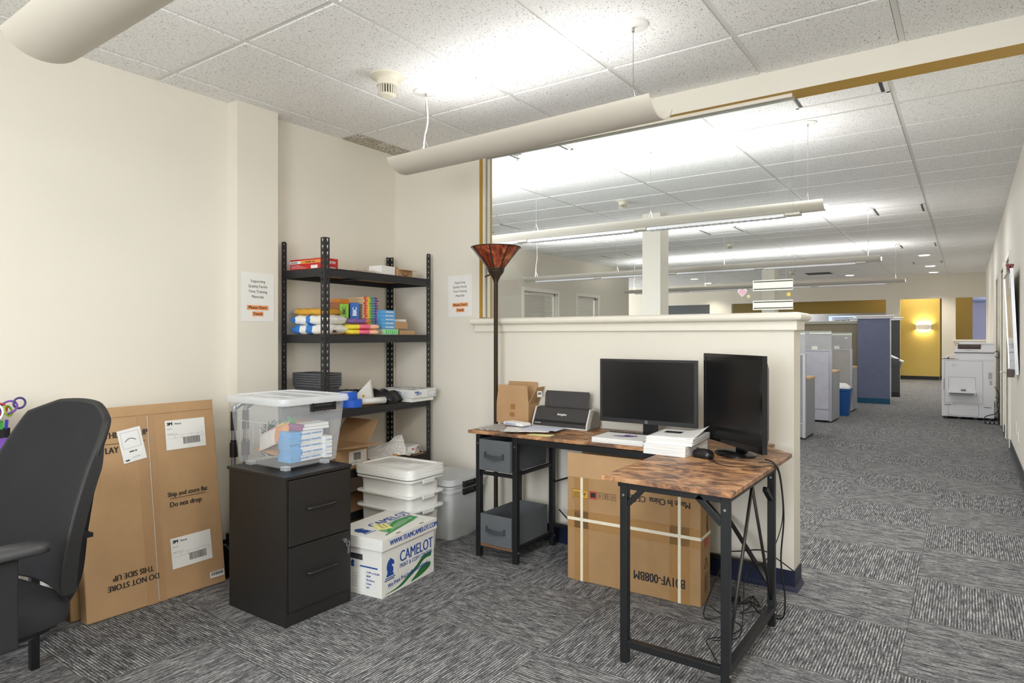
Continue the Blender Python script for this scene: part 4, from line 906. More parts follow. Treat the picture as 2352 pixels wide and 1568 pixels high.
obj('blue_print', b, CB, t)
b = MB(); Ft = frame((-BW, 0, .2848), (0, 1, 0), (-1, 0, 0)); Ft.translation = Vector((0, 0, .2888))
text_geo(b, 'CAMELOT', .14, .165, .085, .80, 'LEFT', Ft, .0016); text_geo(b, 'PRINT & COPY CENTERS', .14, .135, .030, .83, 'LEFT', Ft, .0006); b.M = Ft; horse(b, .03, .135, 1.1, .0004); rect(b, .02, .105, .12, .126, .0004); obj('blue_print', b, CB, lid)
b = MB(); b.M = F
def band(mb, top, bot, z=-.0003):
    n = len(top)
    for i in range(n-1): mb.poly([(bot[i][0], bot[i][1], z), (bot[i+1][0], bot[i+1][1], z), (top[i+1][0], top[i+1][1], z), (top[i][0], top[i][1], z)])
up = [(p.x, p.y) for p in spline([(.02, .012, 0), (.12, .02, 0), (.20, .05, 0), (.27, .078, 0), (.33, .112, 0), (.40, .118, 0)], 6)]
lo_ = [(p.x, p.y) for p in spline([(.03, .010, 0), (.14, .012, 0), (.215, .035, 0), (.285, .062, 0), (.34, .090, 0), (.40, .092, 0)], 6)]
band(b, up, lo_)
up = [(p.x, p.y) for p in spline([(.225, .012, 0), (.27, .035, 0), (.32, .062, 0), (.38, .066, 0), (.395, .058, 0)], 6)]
lo_ = [(p.x, p.y) for p in spline([(.235, .008, 0), (.28, .012, 0), (.33, .020, 0), (.38, .036, 0), (.395, .048, 0)], 6)]
band(b, up, lo_)
for k in range(60): u = k % 12; v = k//12; b.poly([(.03+u*.014+v*.005+.0016*math.cos(a), .018+v*.007+u*.0035+.0016*math.sin(a), .0004) for a in (0, 1.57, 3.14, 4.71)])
obj('green_print', b, CG, t)
b = MB(); b.M = Ft
for k in range(6): band(b, [(.10+.05*q, .040+.013*k+.008*q) for q in range(6)], [(.10+.05*q, .032+.013*k+.008*q) for q in range(6)], .0003)
up = [(p.x, p.y) for p in spline([(.10, .05, 0), (.2, .12, 0), (.30, .15, 0), (.40, .13, 0)], 6)]; lo_ = [(p.x, p.y) for p in spline([(.11, .04, 0), (.21, .10, 0), (.30, .125, 0), (.40, .10, 0)], 6)]
band(b, up, lo_, .0005); band(b, [(.06, .03), (.40, .11)], [(.06, .022), (.40, .085)], .0006); obj('green_print', b, mat((60, 150, 74), .6, var=.03), lid)
b = MB(); b.M = Fs; rect(b, .035, .205, .015, .128, .0010); sl = obj('packing_slip', b, PAPERW, t)
b = MB(); text_geo(b, 'Camelot', .04, .112, .018, 1, 'LEFT', Fs, 0, z=.0014)
for k in range(12): text_geo(b, ['Print and Copy Centers', 'deliver to suite', 'box one of two', 'training manuals'][k % 4], .045+.075*(k % 2), .095-.012*(k//2), .006, 1, 'LEFT', Fs, 0, z=.0014)
obj('slip_print', b, INK, sl)
t2 = thing('sticky_note', 'pale yellow sticky note on the lid of the printed paper carton', 'sticky note', (-2.445, 2.33, .2845), R(-24)); b = MB(); b.box(-.05, .05, -.038, .038, .0006, .0014); obj('note', b, mat((236, 228, 150), .7), t2)
b = MB(); text_geo(b, 'team lab', -.04, .012, .02, 1, 'LEFT', Matrix(), 0, z=.0018); text_geo(b, 'books #2', -.04, -.012, .02, 1, 'LEFT', Matrix(), 0, z=.0018); obj('handwriting', b, INK, t2)

# ================================================================ floor lamp
t = thing('floor_lamp', 'bronze torchiere floor lamp with a conical amber shade', 'floor lamp', (-2.437, 3.295, 0)); b = MB(); b.lathe([(.115, 0), (.118, .008), (.10, .018), (.03, .03), (.016, .05)], 36); obj('base', b, BRONZE, t, smooth=True, autos=True)
b = MB(); b.lathe([(.0135, .03), (.0135, 1.595), (.016, 1.60), (.016, 1.605)], 18); obj('pole', b, BRONZE, t, smooth=True, autos=True)
b = MB(); b.lathe([(.015, 1.60), (.018, 1.61), (.03, 1.635), (.045, 1.655), (.052, 1.665), (.05, 1.672), (.056, 1.678), (.054, 1.686), (.045, 1.69)], 30); b.cyl((-.02, -.03, 1.645), (-.045, -.055, 1.63), .006, 10); obj('socket_cup', b, BRONZE, t, smooth=True, autos=True)
def m_mica():
    q = NT('amber_mica'); v = q.co(); n1 = q.noise(q.mapv(v, (1, 1, .5)), 14, 4, .65, 1.2)
    q.set(q.ramp(n1, [(.34, srgb((84, 34, 22))), (.5, srgb((150, 66, 40))), (.68, srgb((206, 130, 84)))]), .22, 0, .6); return q.mat
b = MB(); b.lathe([(.052, 1.684), (.155, 1.815), (.152, 1.815), (.049, 1.686)], 40, caps=(False, False)); s = obj('shade', b, m_mica(), t, smooth=True, autos=True)
for k in range(8):
    a = 2*math.pi*k/8+.38; b = MB(); b.bar((.053*math.cos(a), .053*math.sin(a), 1.684), (.157*math.cos(a), .157*math.sin(a), 1.816), .009, .003); obj('shade_rib', b, BRONZE, s)
b = MB(); b.tube([(.156*math.cos(2*math.pi*k/40), .156*math.sin(2*math.pi*k/40), 1.816) for k in range(40)], .0035, 6, closed=True); obj('shade_rim', b, BRONZE, s, smooth=True)

# wall notices
def notice(label, M, rot=0):
    t = thing('wall_notice', label, 'notice', (0, 0, 0)); t.matrix_world = M; W, H = .213, .283
    b = MB(); b.box(-W/2, W/2, -H/2, H/2, 0, .0012); o = obj('sheet', b, PAPERW, t)
    b = MB()
    for k, s_ in enumerate(('Supporting', 'Quality Family', 'Time Training', 'Materials')): text_geo(b, s_, 0, .085-.030*k, .0215, 1, 'CENTER', Matrix(), .0001, z=.0018)
    for k, s_ in enumerate(('Please Don\'t', 'Touch')): text_geo(b, s_, 0, -.068-.036*k, .0235, 1, 'CENTER', Matrix(), .0007, z=.0020)
    obj('printed_text', b, INK, t)
    b = MB(); rect(b, -.07, .07, -.075, -.048, .0015); rect(b, -.036, .036, -.111, -.084, .0015); obj('highlight', b, mat((240, 160, 100), .7), t)
notice('printed notice taped to the pilaster left of the shelving', frame((-3.374, 2.236, 1.483), (0, 1, 0), (0, 0, 1)))
notice('printed notice taped to the wall between shelving and lamp', frame((-2.84, 3.4285, 1.532), (1, 0, 0), (0, 0, 1)) @ Matrix.Rotation(R(1.2), 4, 'Z'))
# ================================================================ L-shaped desk
DK = thing('corner_desk', 'L-shaped desk with rustic brown top and black steel frame', 'desk', (0, 0, 0)); ZT = .72
b = MB(); b.prism([(-2.345, 2.90), (-1.155, 2.92), (-.655, 2.93), (-.655, 3.16), (-.785, 3.29), (-.785, 3.40), (-2.345, 3.40)], ZT-.018, ZT); obj('desk_top', b, [WOOD], DK, bevel=.002)
b = MB(); b.prism([(-1.157, 2.25), (-.657, 2.24), (-.655, 2.929), (-1.155, 2.919)], ZT-.018, ZT-.0002); o = obj('desk_top', b, [WOOD], DK, bevel=.002)
LW = .030
def leg(x, y, z1=ZT-.019):
    b = MB(); b.box(x-LW/2, x+LW/2, y-LW/2, y+LW/2, .012, z1); l_ = obj('leg', b, BLKM, DK, bevel=.002)
    b = MB(); b.M = Matrix.Translation((x, y, 0)); b.lathe([(.014, 0), (.014, .006), (.008, .012)], 16); obj('levelling_foot', b, METAL, l_, smooth=True, autos=True)
    b = MB(); b.cyl((x+LW/2, y, .07), (x+LW/2+.002, y, .07), .006, 12); b.cyl((x, y-LW/2-.002, z1-.05), (x, y-LW/2, z1-.05), .005, 12); obj('bolt_head', b, METAL, l_)
LEGS = [(-2.272, 2.915), (-2.023, 2.92), (-2.03, 3.31), (-2.272, 3.31), (-1.074, 2.285), (-.69, 2.285), (-.69, 2.93)]
for x, y in LEGS: leg(x, y)
def bar(nm, p, q, wx=.024, wy=None): b = MB(); b.bar(p, q, wx, wy); return obj(nm, b, BLKM, DK, bevel=.0015)
zu = ZT-.034
bar('front_rail', (-2.008, 2.925, zu-.002), (-1.17, 2.925, zu-.002), .026, .03); bar('rear_rail', (-2.0, 3.36, zu), (-.80, 3.36, zu)); bar('top_rail', (-1.06, 2.285, zu), (-.705, 2.285, zu)); bar('top_rail', (-.69, 2.30, zu), (-.69, 2.915, zu)); bar('top_rail', (-1.10, 2.30, zu), (-1.10, 2.91, zu))
bar('top_rail', (-2.258, 3.31, zu), (-2.045, 3.31, zu)); bar('top_rail', (-2.03, 2.935, zu), (-2.03, 3.295, zu)); bar('top_rail', (-2.272, 2.93, zu), (-2.272, 3.295, zu))
bar('foot_rail', (-1.059, 2.285, .085), (-.705, 2.285, .085), .028); bar('foot_rail', (-.69, 2.30, .085), (-.69, 2.915, .085), .028)
bar('side_brace', (-1.062, 2.285, .615), (-1.0, 2.285, .68), .02); bar('side_brace', (-.702, 2.285, .60), (-.79, 2.285, .685), .024); bar('side_brace', (-.69, 2.91, .56), (-.69, 2.82, .62), .02)
for q in ((-.69, 2.30, .11), (-.69, 2.915, .13)): b = MB(); b.tube([(-.69, 2.62, .67), q], .0065, 8); obj('diagonal_rod', b, mat((70, 68, 66), .35, metal=.7), DK, smooth=True)
for z in (.135,): bar('rear_stretcher', (-2.015, 3.31, z), (-.80, 3.31, z), .022)
bar('rear_brace', (-2.015, 3.32, .39), (-1.72, 3.33, .50), .018, .01); bar('rear_brace', (-1.0, 3.33, .34), (-.69, 2.945, .16), .02, .01)
for z in (.495, .082):
    for p, q in (((-2.03, 2.935, z), (-2.03, 3.295, z)), ((-2.272, 2.935, z), (-2.272, 3.295, z)), ((-2.257, 2.92, z-.012), (-2.038, 2.925, z-.012)) if z > .3 else ((-2.257, 3.31, z), (-2.045, 3.31, z))): bar('tower_rail', p, q, .018)
b = MB(); b.box(-2.258, -2.038, 2.905, 3.30, .075, .088); obj('tower_shelf', b, WEDGE, DK)
def fabric_bin(z, h, label, yo=0.0, w_=.212, d=.375):
    t = thing('fabric_bin', label, 'fabric bin', (-2.148, 2.90+d/2+yo, z)); th = .006; b = MB(); tp = .004
    for q in ((-w_/2, w_/2, -d/2, -d/2+th), (-w_/2, w_/2, d/2-th, d/2), (-w_/2, -w_/2+th, -d/2+th, d/2-th), (w_/2-th, w_/2, -d/2+th, d/2-th)): b.box(*q, 0, h)
    b.box(-w_/2+th, w_/2-th, -d/2+th, d/2-th, 0, .006); obj('bin_body', b, GREYFAB, t, bevel=.002)
    b = MB(); P = spline([(-.062, -d/2-.002, h*.53), (-.055, -d/2-.010, h*.50), (0, -d/2-.018, h*.46), (.055, -d/2-.010, h*.48), (.062, -d/2-.002, h*.51)], 6)
    b.loft([[(p.x, p.y, p.z-.011), (p.x, p.y-.002, p.z-.011), (p.x, p.y-.002, p.z+.011), (p.x, p.y, p.z+.011)] for p in P]); b.box(-.068, -.054, -d/2-.003, -d/2, h*.42, h*.62); b.box(.054, .068, -d/2-.003, -d/2, h*.40, h*.60); obj('pull_strap', b, m_fabric((66, 68, 72), 420, 'strap_fabric'), t, smooth=True, autos=True)
fabric_bin(.506, .172, 'grey fabric bin in the upper opening of the desk tower', -.012)
fabric_bin(.090, .168, 'grey fabric bin on the wooden shelf at the foot of the desk tower', .0)

# ---------------------------------------------------------------- things on the desk
Z0 = ZT+.0008
t = open_box('cardboard_box', 'open cardboard box with raised flaps on the desk in front of the lamp pole', (-2.30, 3.335, Z0), (.235, .115, .122), R(1.5), [('s', -2, .112), ('n', 4, .128), ('e', 28, .118)], CARD)
b = MB(); b.M = frame((-.1175, -.0585, 0), (1, 0, 0), (0, 0, 1)); rect(b, .105, .14, .085, .12, .0006); rect(b, .10, .135, .04, .068, .0006); obj('tape_piece', b, mat((160, 116, 66), .35), t)
b = MB(); F3 = frame((.155, -.02, .165), (.45, 1, 0), (0, 0, 1)); b.M = F3; rect(b, 0, .034, 0, .036, .004); lab = obj('barcode_label', b, PAPERW, t)
q = MB(); q.M = F3; barcode(q, .006, .014, .022, .014, 2, .0048); obj('label_print', q, INK, lab)
# binding machine / shredder
t = thing('paper_shredder', 'charcoal desktop office machine with light trim and a raised paper tray', 'office machine', (-1.945, 3.245, Z0)); W_ = .38
SHM = mat((58, 56, 57), .38, var=.04); SIL = mat((212, 210, 204), .35, var=.02)
def prof(x, P): return [(x, y, z) for y, z in P]
P1 = [(0, .004), (.135, .004), (.148, .03), (.13, .100), (.095, .116), (.045, .112), (.004, .03)]
b = MB(); b.loft([prof(-W_/2+.012, P1), prof(W_/2-.012, P1)]); obj('body', b, SHM, t, bevel=.003)
for s in (-1, 1):
    b = MB(); P2 = [(-.004, .0), (.138, .0), (.152, .03), (.133, .104), (.095, .120), (.040, .116), (-.002, .028)]; x0 = s*(W_/2-.012)
    b.loft([prof(x0, P2), prof(x0+s*.008, P2)]); obj('side_trim', b, SIL, t, bevel=.002)
    b = MB(); P3 = [(.01, .006), (.134, .006), (.145, .03), (.126, .094), (.092, .108), (.05, .104), (.012, .03)]; x1 = x0+s*.008; b.loft([prof(x1, P3), prof(x1+s*.012, [(y*.9+.008, z*.92+.004) for y, z in P3])]); obj('side_panel', b, mat((120, 114, 104), .4), t, bevel=.002)
b = MB(); b.box(-W_/2+.01, W_/2-.01, -.006, .004, .0, .008); obj('front_trim', b, SIL, t, bevel=.002)
b = MB(); b.loft([prof(-W_/2+.02, [(.004, .030), (.010, .042), (.008, .043), (.001, .031)]), prof(W_/2-.02, [(.004, .030), (.010, .042), (.008, .043), (.001, .031)])]); obj('slot_band', b, BLKP, t)
b = MB(); b.M = Matrix.Translation((.0, .078, .105)) @ Matrix.Rotation(R(-12), 4, 'X'); b.loft([[(x*.147, y, 0) for x, y in ((-1, 0), (1, 0), (1, .006), (-1, .006))], [(x*.152, y, .09) for x, y in ((-1, 0), (1, 0), (1, .006), (-1, .006))], [(x*.145, y, .106) for x, y in ((-1, 0), (1, 0), (1, .006), (-1, .006))]]); b.box(-.105, -.102, -.001, .001, .0, .1); obj('paper_tray', b, SHM, t, bevel=.003)
b = MB(); Fp = frame((0, .022, .068), (1, 0, 0), (0, .48, 1)); text_geo(b, 'Swingline', .005, .004, .019, .9, 'CENTER', Fp, .0005, shear=.4, z=.0025); text_geo(b, 'Model 250M', -.165, -.052, .008, 1, 'LEFT', Fp, .0002, z=.004); obj('printed_text', b, WHT, t)
# plastic film and sheets
def sheet(name, label, loc, size, rz, m=PAPERW, curl=0.0, wob=.001, th=.0006, grp=None, n=10, seed=0, cat='paper'):
    t = thing(name, label, cat, loc, rz, grp); W, D = size; b = MB(); rnd = random.Random(seed); a, c = rnd.uniform(8, 20), rnd.uniform(0, 6)
    g = [[(-W/2+W*i/n, -D/2+D*j/n, wob*(1+math.sin(a*i/n*3+c)*math.cos(a*j/n*2)) + curl*(max(0, i/n-.5)**2)*4*(j/n)) for j in range(n+1)] for i in range(n+1)]
    for i in range(n): b.add(g[i]+g[i+1], [(j, j+1, n+2+j, n+1+j) for j in range(n)])
    o = obj('sheet', b, m, t, smooth=True); s_ = o.modifiers.new('s', 'SOLIDIFY'); s_.thickness = th; s_.offset = 1; return t
sheet('plastic_film', 'crumpled clear plastic wrap over the left end of the desk', (-2.18, 3.05, Z0+.001), (.30, .24), R(5), FILM, .0, .006, n=16, seed=2, cat='plastic wrap')
sheet('paper_sheet', 'white sheet hanging slightly over the front desk edge beside the plastic wrap', (-2.02, 3.03, Z0+.013), (.25, .20), R(28), WHT, 0, .0008, seed=1)
sheet('paper_sheet', 'bluish printed sheet on the desk right in front of the charcoal machine', (-1.96, 3.10, Z0+.0155), (.22, .15), R(8), mat((206, 212, 232), .5), 0, .001, seed=3)
sheet('sticky_note', 'pale yellow note peeking out from under the white sheet on the desk', (-1.90, 2.975, Z0-.0004), (.14, .07), R(8), mat((240, 234, 170), .6), 0, .0002, cat='sticky note')
t = thing('tissue_pack', 'small white and blue packet lying on the plastic wrap', 'packet', (-2.14, 3.10, Z0+.022), R(-12)); b = MB(); b.loft([rr(.16, .075, .01, 0), rr(.17, .08, .012, .008), rr(.15, .07, .01, .016)]); obj('packet', b, WHT, t, smooth=True, autos=True)
b = MB(); b.box(-.06, .03, -.0395, -.036, .003, .012); obj('blue_print', b, mat((120, 140, 196), .5), t)
# keyboard
t = thing('keyboard', 'black keyboard under the wide monitor', 'keyboard', (-1.39, 3.165, Z0), R(2)); b = MB(); b.loft([rr(.42, .135, .01, 0), rr(.42, .135, .01, .010), rr(.41, .125, .01, .013)]); obj('case', b, BLK, t, smooth=True, autos=True)
b = MB()
for r_ in range(6):
    for c_ in range(20): b.loft([rr(.0175, .0165, .003, .012, 2, -.195+.0205*c_, -.052+.0205*r_), rr(.0145, .0135, .003, .019, 2, -.195+.0205*c_, -.052+.0205*r_)])
obj('keycaps', b, mat((46, 46, 48), .4), t)['kind'] = 'stuff'
# mouse
t = thing('mouse', 'black computer mouse in front of the narrow monitor', 'mouse', (-.955, 2.83, Z0), R(72)); b = MB()
b.loft([rr(.058*s_, .10*s2, .024*s_, z, 6, 0, 0) for s_, s2, z in ((.85, .9, 0), (1.0, 1.0, .008), (.98, .98, .02), (.8, .82, .031), (.45, .5, .038))]); obj('shell', b, BLKP, t, smooth=True, autos=True)
b = MB(); b.M = Matrix.Translation((0, .028, .033)) @ Matrix.Rotation(R(90), 4, 'Y'); b.lathe([(.008, -.003), (.008, .003)], 16); obj('scroll_wheel', b, CHAR, t)
def m_screen():
    q = NT('black_screen'); v = q.co(); q.set(q.mix(q.noise(v, 3, 2), srgb((14, 14, 16)), srgb((20, 20, 22))), .22, 0, .5); return q.mat
SCR = m_screen()
def monitor(label, loc, rz, w_, h, zc, neck_h, base_r=None, thick=.045, bez=.014, chin=.022, tilt=0, logo=None, flat_base=False, gloss=False):
    t = thing('monitor', label, 'monitor', loc, rz)
    M0 = Matrix.Translation((0, 0, zc)) @ Matrix.Rotation(tilt, 4, 'X')
    b = MB(); b.M = M0; b.box(-w_/2, w_/2, 0, .02, -h/2, h/2); b.loft([[(p[0], .018, p[1]) for p in [(x, y) for x, y, _ in rr(w_-.01, h-.01, .01, 0)]], [(x, thick, y) for x, y, _ in rr(w_*.8, h*.8, .02, 0)]]); obj('housing', b, BLKP, t, bevel=.003)
    b = MB(); b.M = M0
    for q in ((-w_/2, -w_/2+bez, -h/2, h/2), (w_/2-bez, w_/2, -h/2, h/2), (-w_/2+bez, w_/2-bez, h/2-bez, h/2), (-w_/2+bez, w_/2-bez, -h/2, -h/2+chin)): b.box(q[0], q[1], -.004, .001, q[2], q[3])
    obj('bezel', b, BLK if not gloss else mat((18, 18, 19), .12, var=.02), t, bevel=.001)
    b = MB(); b.M = M0; b.box(-w_/2+bez, w_/2-bez, -.001, .0, -h/2+chin, h/2-bez); obj('screen', b, SCR, t)
    b = MB(); b.box(-.04, .04, .045, .062, .008, zc+.05); b.box(-.05, .05, .035, .06, zc-.06, zc+.06); obj('neck', b, BLKP, t, bevel=.003)
    b = MB()
    if flat_base: b.box(-.115, .115, .03, .20, 0, .008)
    else: b.M = Matrix.Translation((0, .02, 0)) @ Matrix.Diagonal((1, .82, 1, 1)); b.lathe([(base_r, 0), (base_r, .006), (base_r*.9, .013), (.05, .02)], 36)
    obj('base', b, mat((18, 18, 19), .15, var=.02), t, smooth=not flat_base, autos=True)
    if logo:
        b = MB(); b.M = M0 @ frame((0, -.0045, -h/2+chin/2), (1, 0, 0), (0, 0, 1)); b.poly([(.0085*math.cos(2*math.pi*k/20), .0085*math.sin(2*math.pi*k/20), .0003) for k in range(20)]); lg = obj('logo_disc', b, METAL, t)
        b2 = MB(); text_geo(b2, 'hp', 0, -.004, .013, .9, 'CENTER', b.M, .0002, shear=.3, z=.0008); obj('logo_letters', b2, BLKP, lg)
    return t
monitor('wide black monitor standing behind the keyboard, turned off', (-1.36, 3.15, Z0), 0, .533, .335, .247, .1, logo=True, flat_base=True)
monitor('narrow black monitor angled at the right end of the desk, turned off', (-.875, 2.975, Z0), R(-43.0), .492, .412, .247, .1, base_r=.105, bez=.018, chin=.024, gloss=True, thick=.06)
# magazine pile and paper stacks
def ream(name, label, loc, rz, w_, d, n, th, m, jit=.003, seed=0, grp=None, cat='paper stack'):
    t = thing(name, label, cat, loc, rz, grp); rnd = random.Random(seed); b = MB(); z = 0
    for k in range(n):
        dx, dy = rnd.uniform(-jit, jit), rnd.uniform(-jit, jit); r_ = rnd.uniform(-.4, .4)
        b.M = Matrix.Translation((dx, dy, 0)) @ Matrix.Rotation(R(r_), 4, 'Z'); b.box(-w_/2, w_/2, -d/2, d/2, z, z+th*.86); z += th
    obj('sheets', b, m, t); return t, z
t, z = ream('booklet_pile', 'pile of booklets with a purple figure on the cover, left of the tall paper stack', (-1.425, 3.03, Z0), R(2), .275, .20, 10, .0026, WHT, .003, 1)
b = MB(); rnd = random.Random(2)
for k, (cx, cy, rx, ry) in enumerate(((0, .03, .02, .018), (.015, 0, .03, .022), (-.02, -.012, .028, .014), (.04, .02, .018, .016), (-.045, -.02, .02, .008))): blob(b, cx, cy+.01, rx, ry, z+.0008+.0002*k, 12)
obj('cover_print', b, mat((112, 84, 160), .5, var=.3, scale=60), t)
t, z = ream('paper_stack', 'tall stack of bound white handouts straddling the inner desk corner, lower half', (-1.112, 2.915, Z0), R(-2), .20, .27, 15, .0031, WHT, .0016, 3)
t, z2 = ream('paper_stack', 'upper half of the tall white handout stack, with a curling top cover', (-1.108, 2.935, Z0+z+.0006), R(3), .215, .275, 10, .0031, WHT, .003, 4)
s_ = sheet('cover_sheet', 'white cover sheet with black title bar curling up on the tall paper stack', (-1.108, 2.94, Z0+z+z2+.001), (.215, .275), R(4), WHT, .028, .0004, seed=5)
b = MB(); b.box(-.07, .01, .00, .045, .0030, .0036); obj('title_bar', b, BLKP, s_)
b = MB(); text_geo(b, 'Family Time', -.03, .02, .009, 1, 'CENTER', Matrix(), 0, z=.0042); obj('title_text', b, mat((130, 130, 134), .5), s_)

# ---------------------------------------------------------------- boxes under the desk
t = thing('strapped_carton', 'large battered strapped carton standing on edge under the desk', 'cardboard box', (-1.70, 2.925, .002), R(2.4)); W_, D_, H_ = .692, .155, .53
b = MB(); th = .005
for q in ((0, W_, 0, th), (0, W_, D_-th, D_), (0, th, th, D_-th), (W_-th, W_, th, D_-th)): b.box(*q, 0, H_)
b.box(th, W_-th, th, D_-th, 0, .006); obj('box_body', b, CARD2, t, bevel=.0025)
for (p, ang) in ((0, 3), (1, -4)):
    b = MB(); b.M = Matrix.Translation((0, D_*p+(.002 if not p else -.002), H_)) @ Matrix.Rotation(R(ang), 4, 'X'); b.box(.004, W_-.006, -.002, .002, .0, .125 if not p else .13); obj('flap', b, CARD, t)
b = MB(); b.M = Matrix.Translation((W_-.002, 0, H_)) @ Matrix.Rotation(R(60), 4, 'Y'); b.box(-.002, .002, .006, D_-.006, 0, .05); obj('flap', b, CARD2, t)
b = MB(); b.box(.10, W_-.05, .02, D_-.03, .35, H_+.10); t3 = obj('contents', b, mat((34, 30, 28), .7), t)
t5 = thing('red_folder', 'red folder edge sticking up out of the strapped carton', 'folder', (-1.30, 3.00, .60), R(2.4)); b = MB(); b.box(-.02, .17, -.004, .006, .0, .062); obj('folder', b, RED, t5)
STRAP = mat((226, 218, 196), .5, var=.08, scale=40); b = MB()
for x in (.075, .585): b = MB(); b.box(x, x+.014, -.0022, -.0004, .0, H_); b.box(x, x+.014, 0, D_, -.0012, 0); obj('strap', b, STRAP, t)
b = MB(); zs = .315; b.box(0, W_, -.0030, -.001, zs-.008, zs+.007); b.box(W_+.001, W_+.0025, -.002, D_, zs-.008, zs+.007); obj('strap', b, STRAP, t)
for q in ((.04, .12, 0, H_), (.545, .64, 0, H_), (.0, W_, .27, .36)): b = MB(); b.box(q[0], q[1], -.0009, -.0002, q[2], q[3]); obj('packing_tape', b, mat((160, 122, 76), .3, var=.12, scale=12), t)
F = frame((0, -.0012, 0), (1, 0, 0), (0, 0, 1)); b = MB()
text_geo(b, 'B01VF-008BM', .492, .112, .062, .72, 'CENTER', F, .0014, rot=180); text_geo(b, 'Made In China', .545, .478, .043, .80, 'CENTER', F, .0012, rot=180)
text_geo(b, 'CE', .405, .478, .042, .85, 'CENTER', F, .0008, rot=180); text_geo(b, 'UK', .362, .480, .024, 1, 'CENTER', F, .0014, rot=180); text_geo(b, 'CA', .362, .460, .024, 1, 'CENTER', F, .0014, rot=180)
b.M = F
for x in (.185, .22, .256, .31):
    outline(b, x-.014, x+.014, .435, .466, .0014)
b.tube([(.256+.006*math.cos(a), .450+.006*math.sin(a), .0008) for a in [k*.6 for k in range(11)]], .0008, 4, closed=True); b.tube([(.185+.008*math.cos(a), .450+.008*math.sin(a), .0008) for a in [2.1*k for k in range(3)]], .0014, 4, closed=True)
for x in (.213, .223): rect(b, x, x+.003, .440, .462)
outline(b, .028, .118, .425, .468, .0012)
for k in range(4): rect(b, .034, .072, .430+.007*k, .433+.007*k)
b.tube([(.085, .462, .0008), (.112, .462, .0008), (.0985, .434, .0008)], .001, 4, closed=True); text_geo(b, 'x', .0985, .444, .02, 1, 'CENTER', Matrix(), .001, z=.0009)
b.M = frame((W_+.0006, 0, 0), (0, 1, 0), (0, 0, 1)); outline(b, .05, .12, .03, .25, .0012); b.tube([(.06, .16, .001), (.11, .16, .001), (.085, .21, .001)], .001, 4, closed=True); rect(b, .05, .12, .135, .1365)
for k in range(6): rect(b, .062+.007*k, .064+.007*k, .045, .125)
text_geo(b, 'B01VF-008BM', .095, .50, .032, 1, 'LEFT', Matrix(), .0006, rot=-90, z=.0008); obj('printed_text', b, INK, t)
b = MB(); b.M = F; rect(b, .126, .166, .427, .468, .0004); b.M = frame((W_+.0006, 0, 0), (0, 1, 0), (0, 0, 1)); rect(b, .06, .12, .262, .302, .0004); o = obj('red_mark', b, mat((172, 66, 52), .6), t)
b = MB(); b.M = F; rect(b, .132, .160, .436, .460, .0009); obj('mark_print', b, INK, o)
b = MB(); b.M = F; rect(b, .030, .116, .427, .466, .0002); obj('yellow_mark', b, mat((196, 152, 54), .6), t)

# ---------------------------------------------------------------- cables
CBL = mat((22, 22, 23), .45, var=.05)
def cable(label, pts, r=.003, name='cable', n=8): b = MB(); b.tube(spline(pts, n), r, 8); return tag(obj(name, b, CBL, smooth=True), label, 'cable')
cable('black cable drooping from the right desk edge down the outside of the leg', [(-.70, 2.86, .735), (-.66, 2.84, .728), (-.636, 2.84, .68), (-.630, 2.88, .5), (-.652, 2.93, .3), (-.640, 2.95, .13), (-.66, 2.98, .03), (-.75, 3.05, .006)], .0035)
cable('thin black cable looping beside the desk leg', [(-.72, 2.83, .726), (-.655, 2.83, .722), (-.645, 2.90, .62), (-.655, 2.96, .45), (-.72, 3.0, .28), (-.83, 3.05, .16), (-.80, 2.9, .06), (-.78, 2.75, .006), (-.86, 2.66, .004)], .002)
cable('black cable with a barrel plug hanging against the half wall', [(-1.0, 3.34, .16), (-.93, 3.28, .19), (-.80, 3.22, .235), (-.72, 3.22, .20), (-.66, 3.25, .15)], .003)
cable('black cable running down the half wall left of the strapped carton', [(-1.86, 3.35, .66), (-1.83, 3.38, .5), (-1.80, 3.37, .3), (-1.84, 3.35, .12), (-1.80, 3.2, .006), (-1.74, 3.12, .005)], .0035)
cable('black cable sagging behind the desk tower', [(-2.0, 3.34, .22), (-1.9, 3.35, .16), (-1.8, 3.36, .30), (-1.72, 3.37, .40)], .005)
for k, lb in enumerate(('tangled black cable on the floor nearest the right desk leg', 'tangled black cable on the floor against the half wall baseboard', 'tangled black cable coming out behind the strapped carton')):
    rnd = random.Random(20+k); pts = [(-.98+rnd.uniform(-.02, .03), 3.12+.05*k, .02+.1*k)]
    for j in range(7): pts.append((-.93+.035*j+rnd.uniform(-.05, .05), 3.12+rnd.uniform(-.16, .12)-(.05*k), .005+.004*k+(.03 if j % 3 == 1 else 0)))
    cable(lb, pts, .003)
cable('thin black cable snaking on the carpet in front of the strapped carton', [(-.98, 3.0, .003), (-.90, 2.93, .003), (-.80, 2.86, .003), (-.82, 2.74, .003), (-.88, 2.66, .003), (-.84, 2.58, .003), (-.79, 2.5, .003)], .0022)
cable('black mouse cable running off the desk edge', [(-.91, 2.81, .733), (-.86, 2.72, .7235), (-.78, 2.69, .7235), (-.70, 2.74, .7235), (-.66, 2.80, .7235), (-.65, 2.84, .70)], .0016)
t = thing('power_adapter', 'black power adapter on the carpet beside the strapped carton', 'power adapter', (-.93, 3.16, .001), R(30)); b = MB(); b.box(-.03, .03, -.06, .06, 0, .03); obj('brick', b, BLKP, t, bevel=.004)

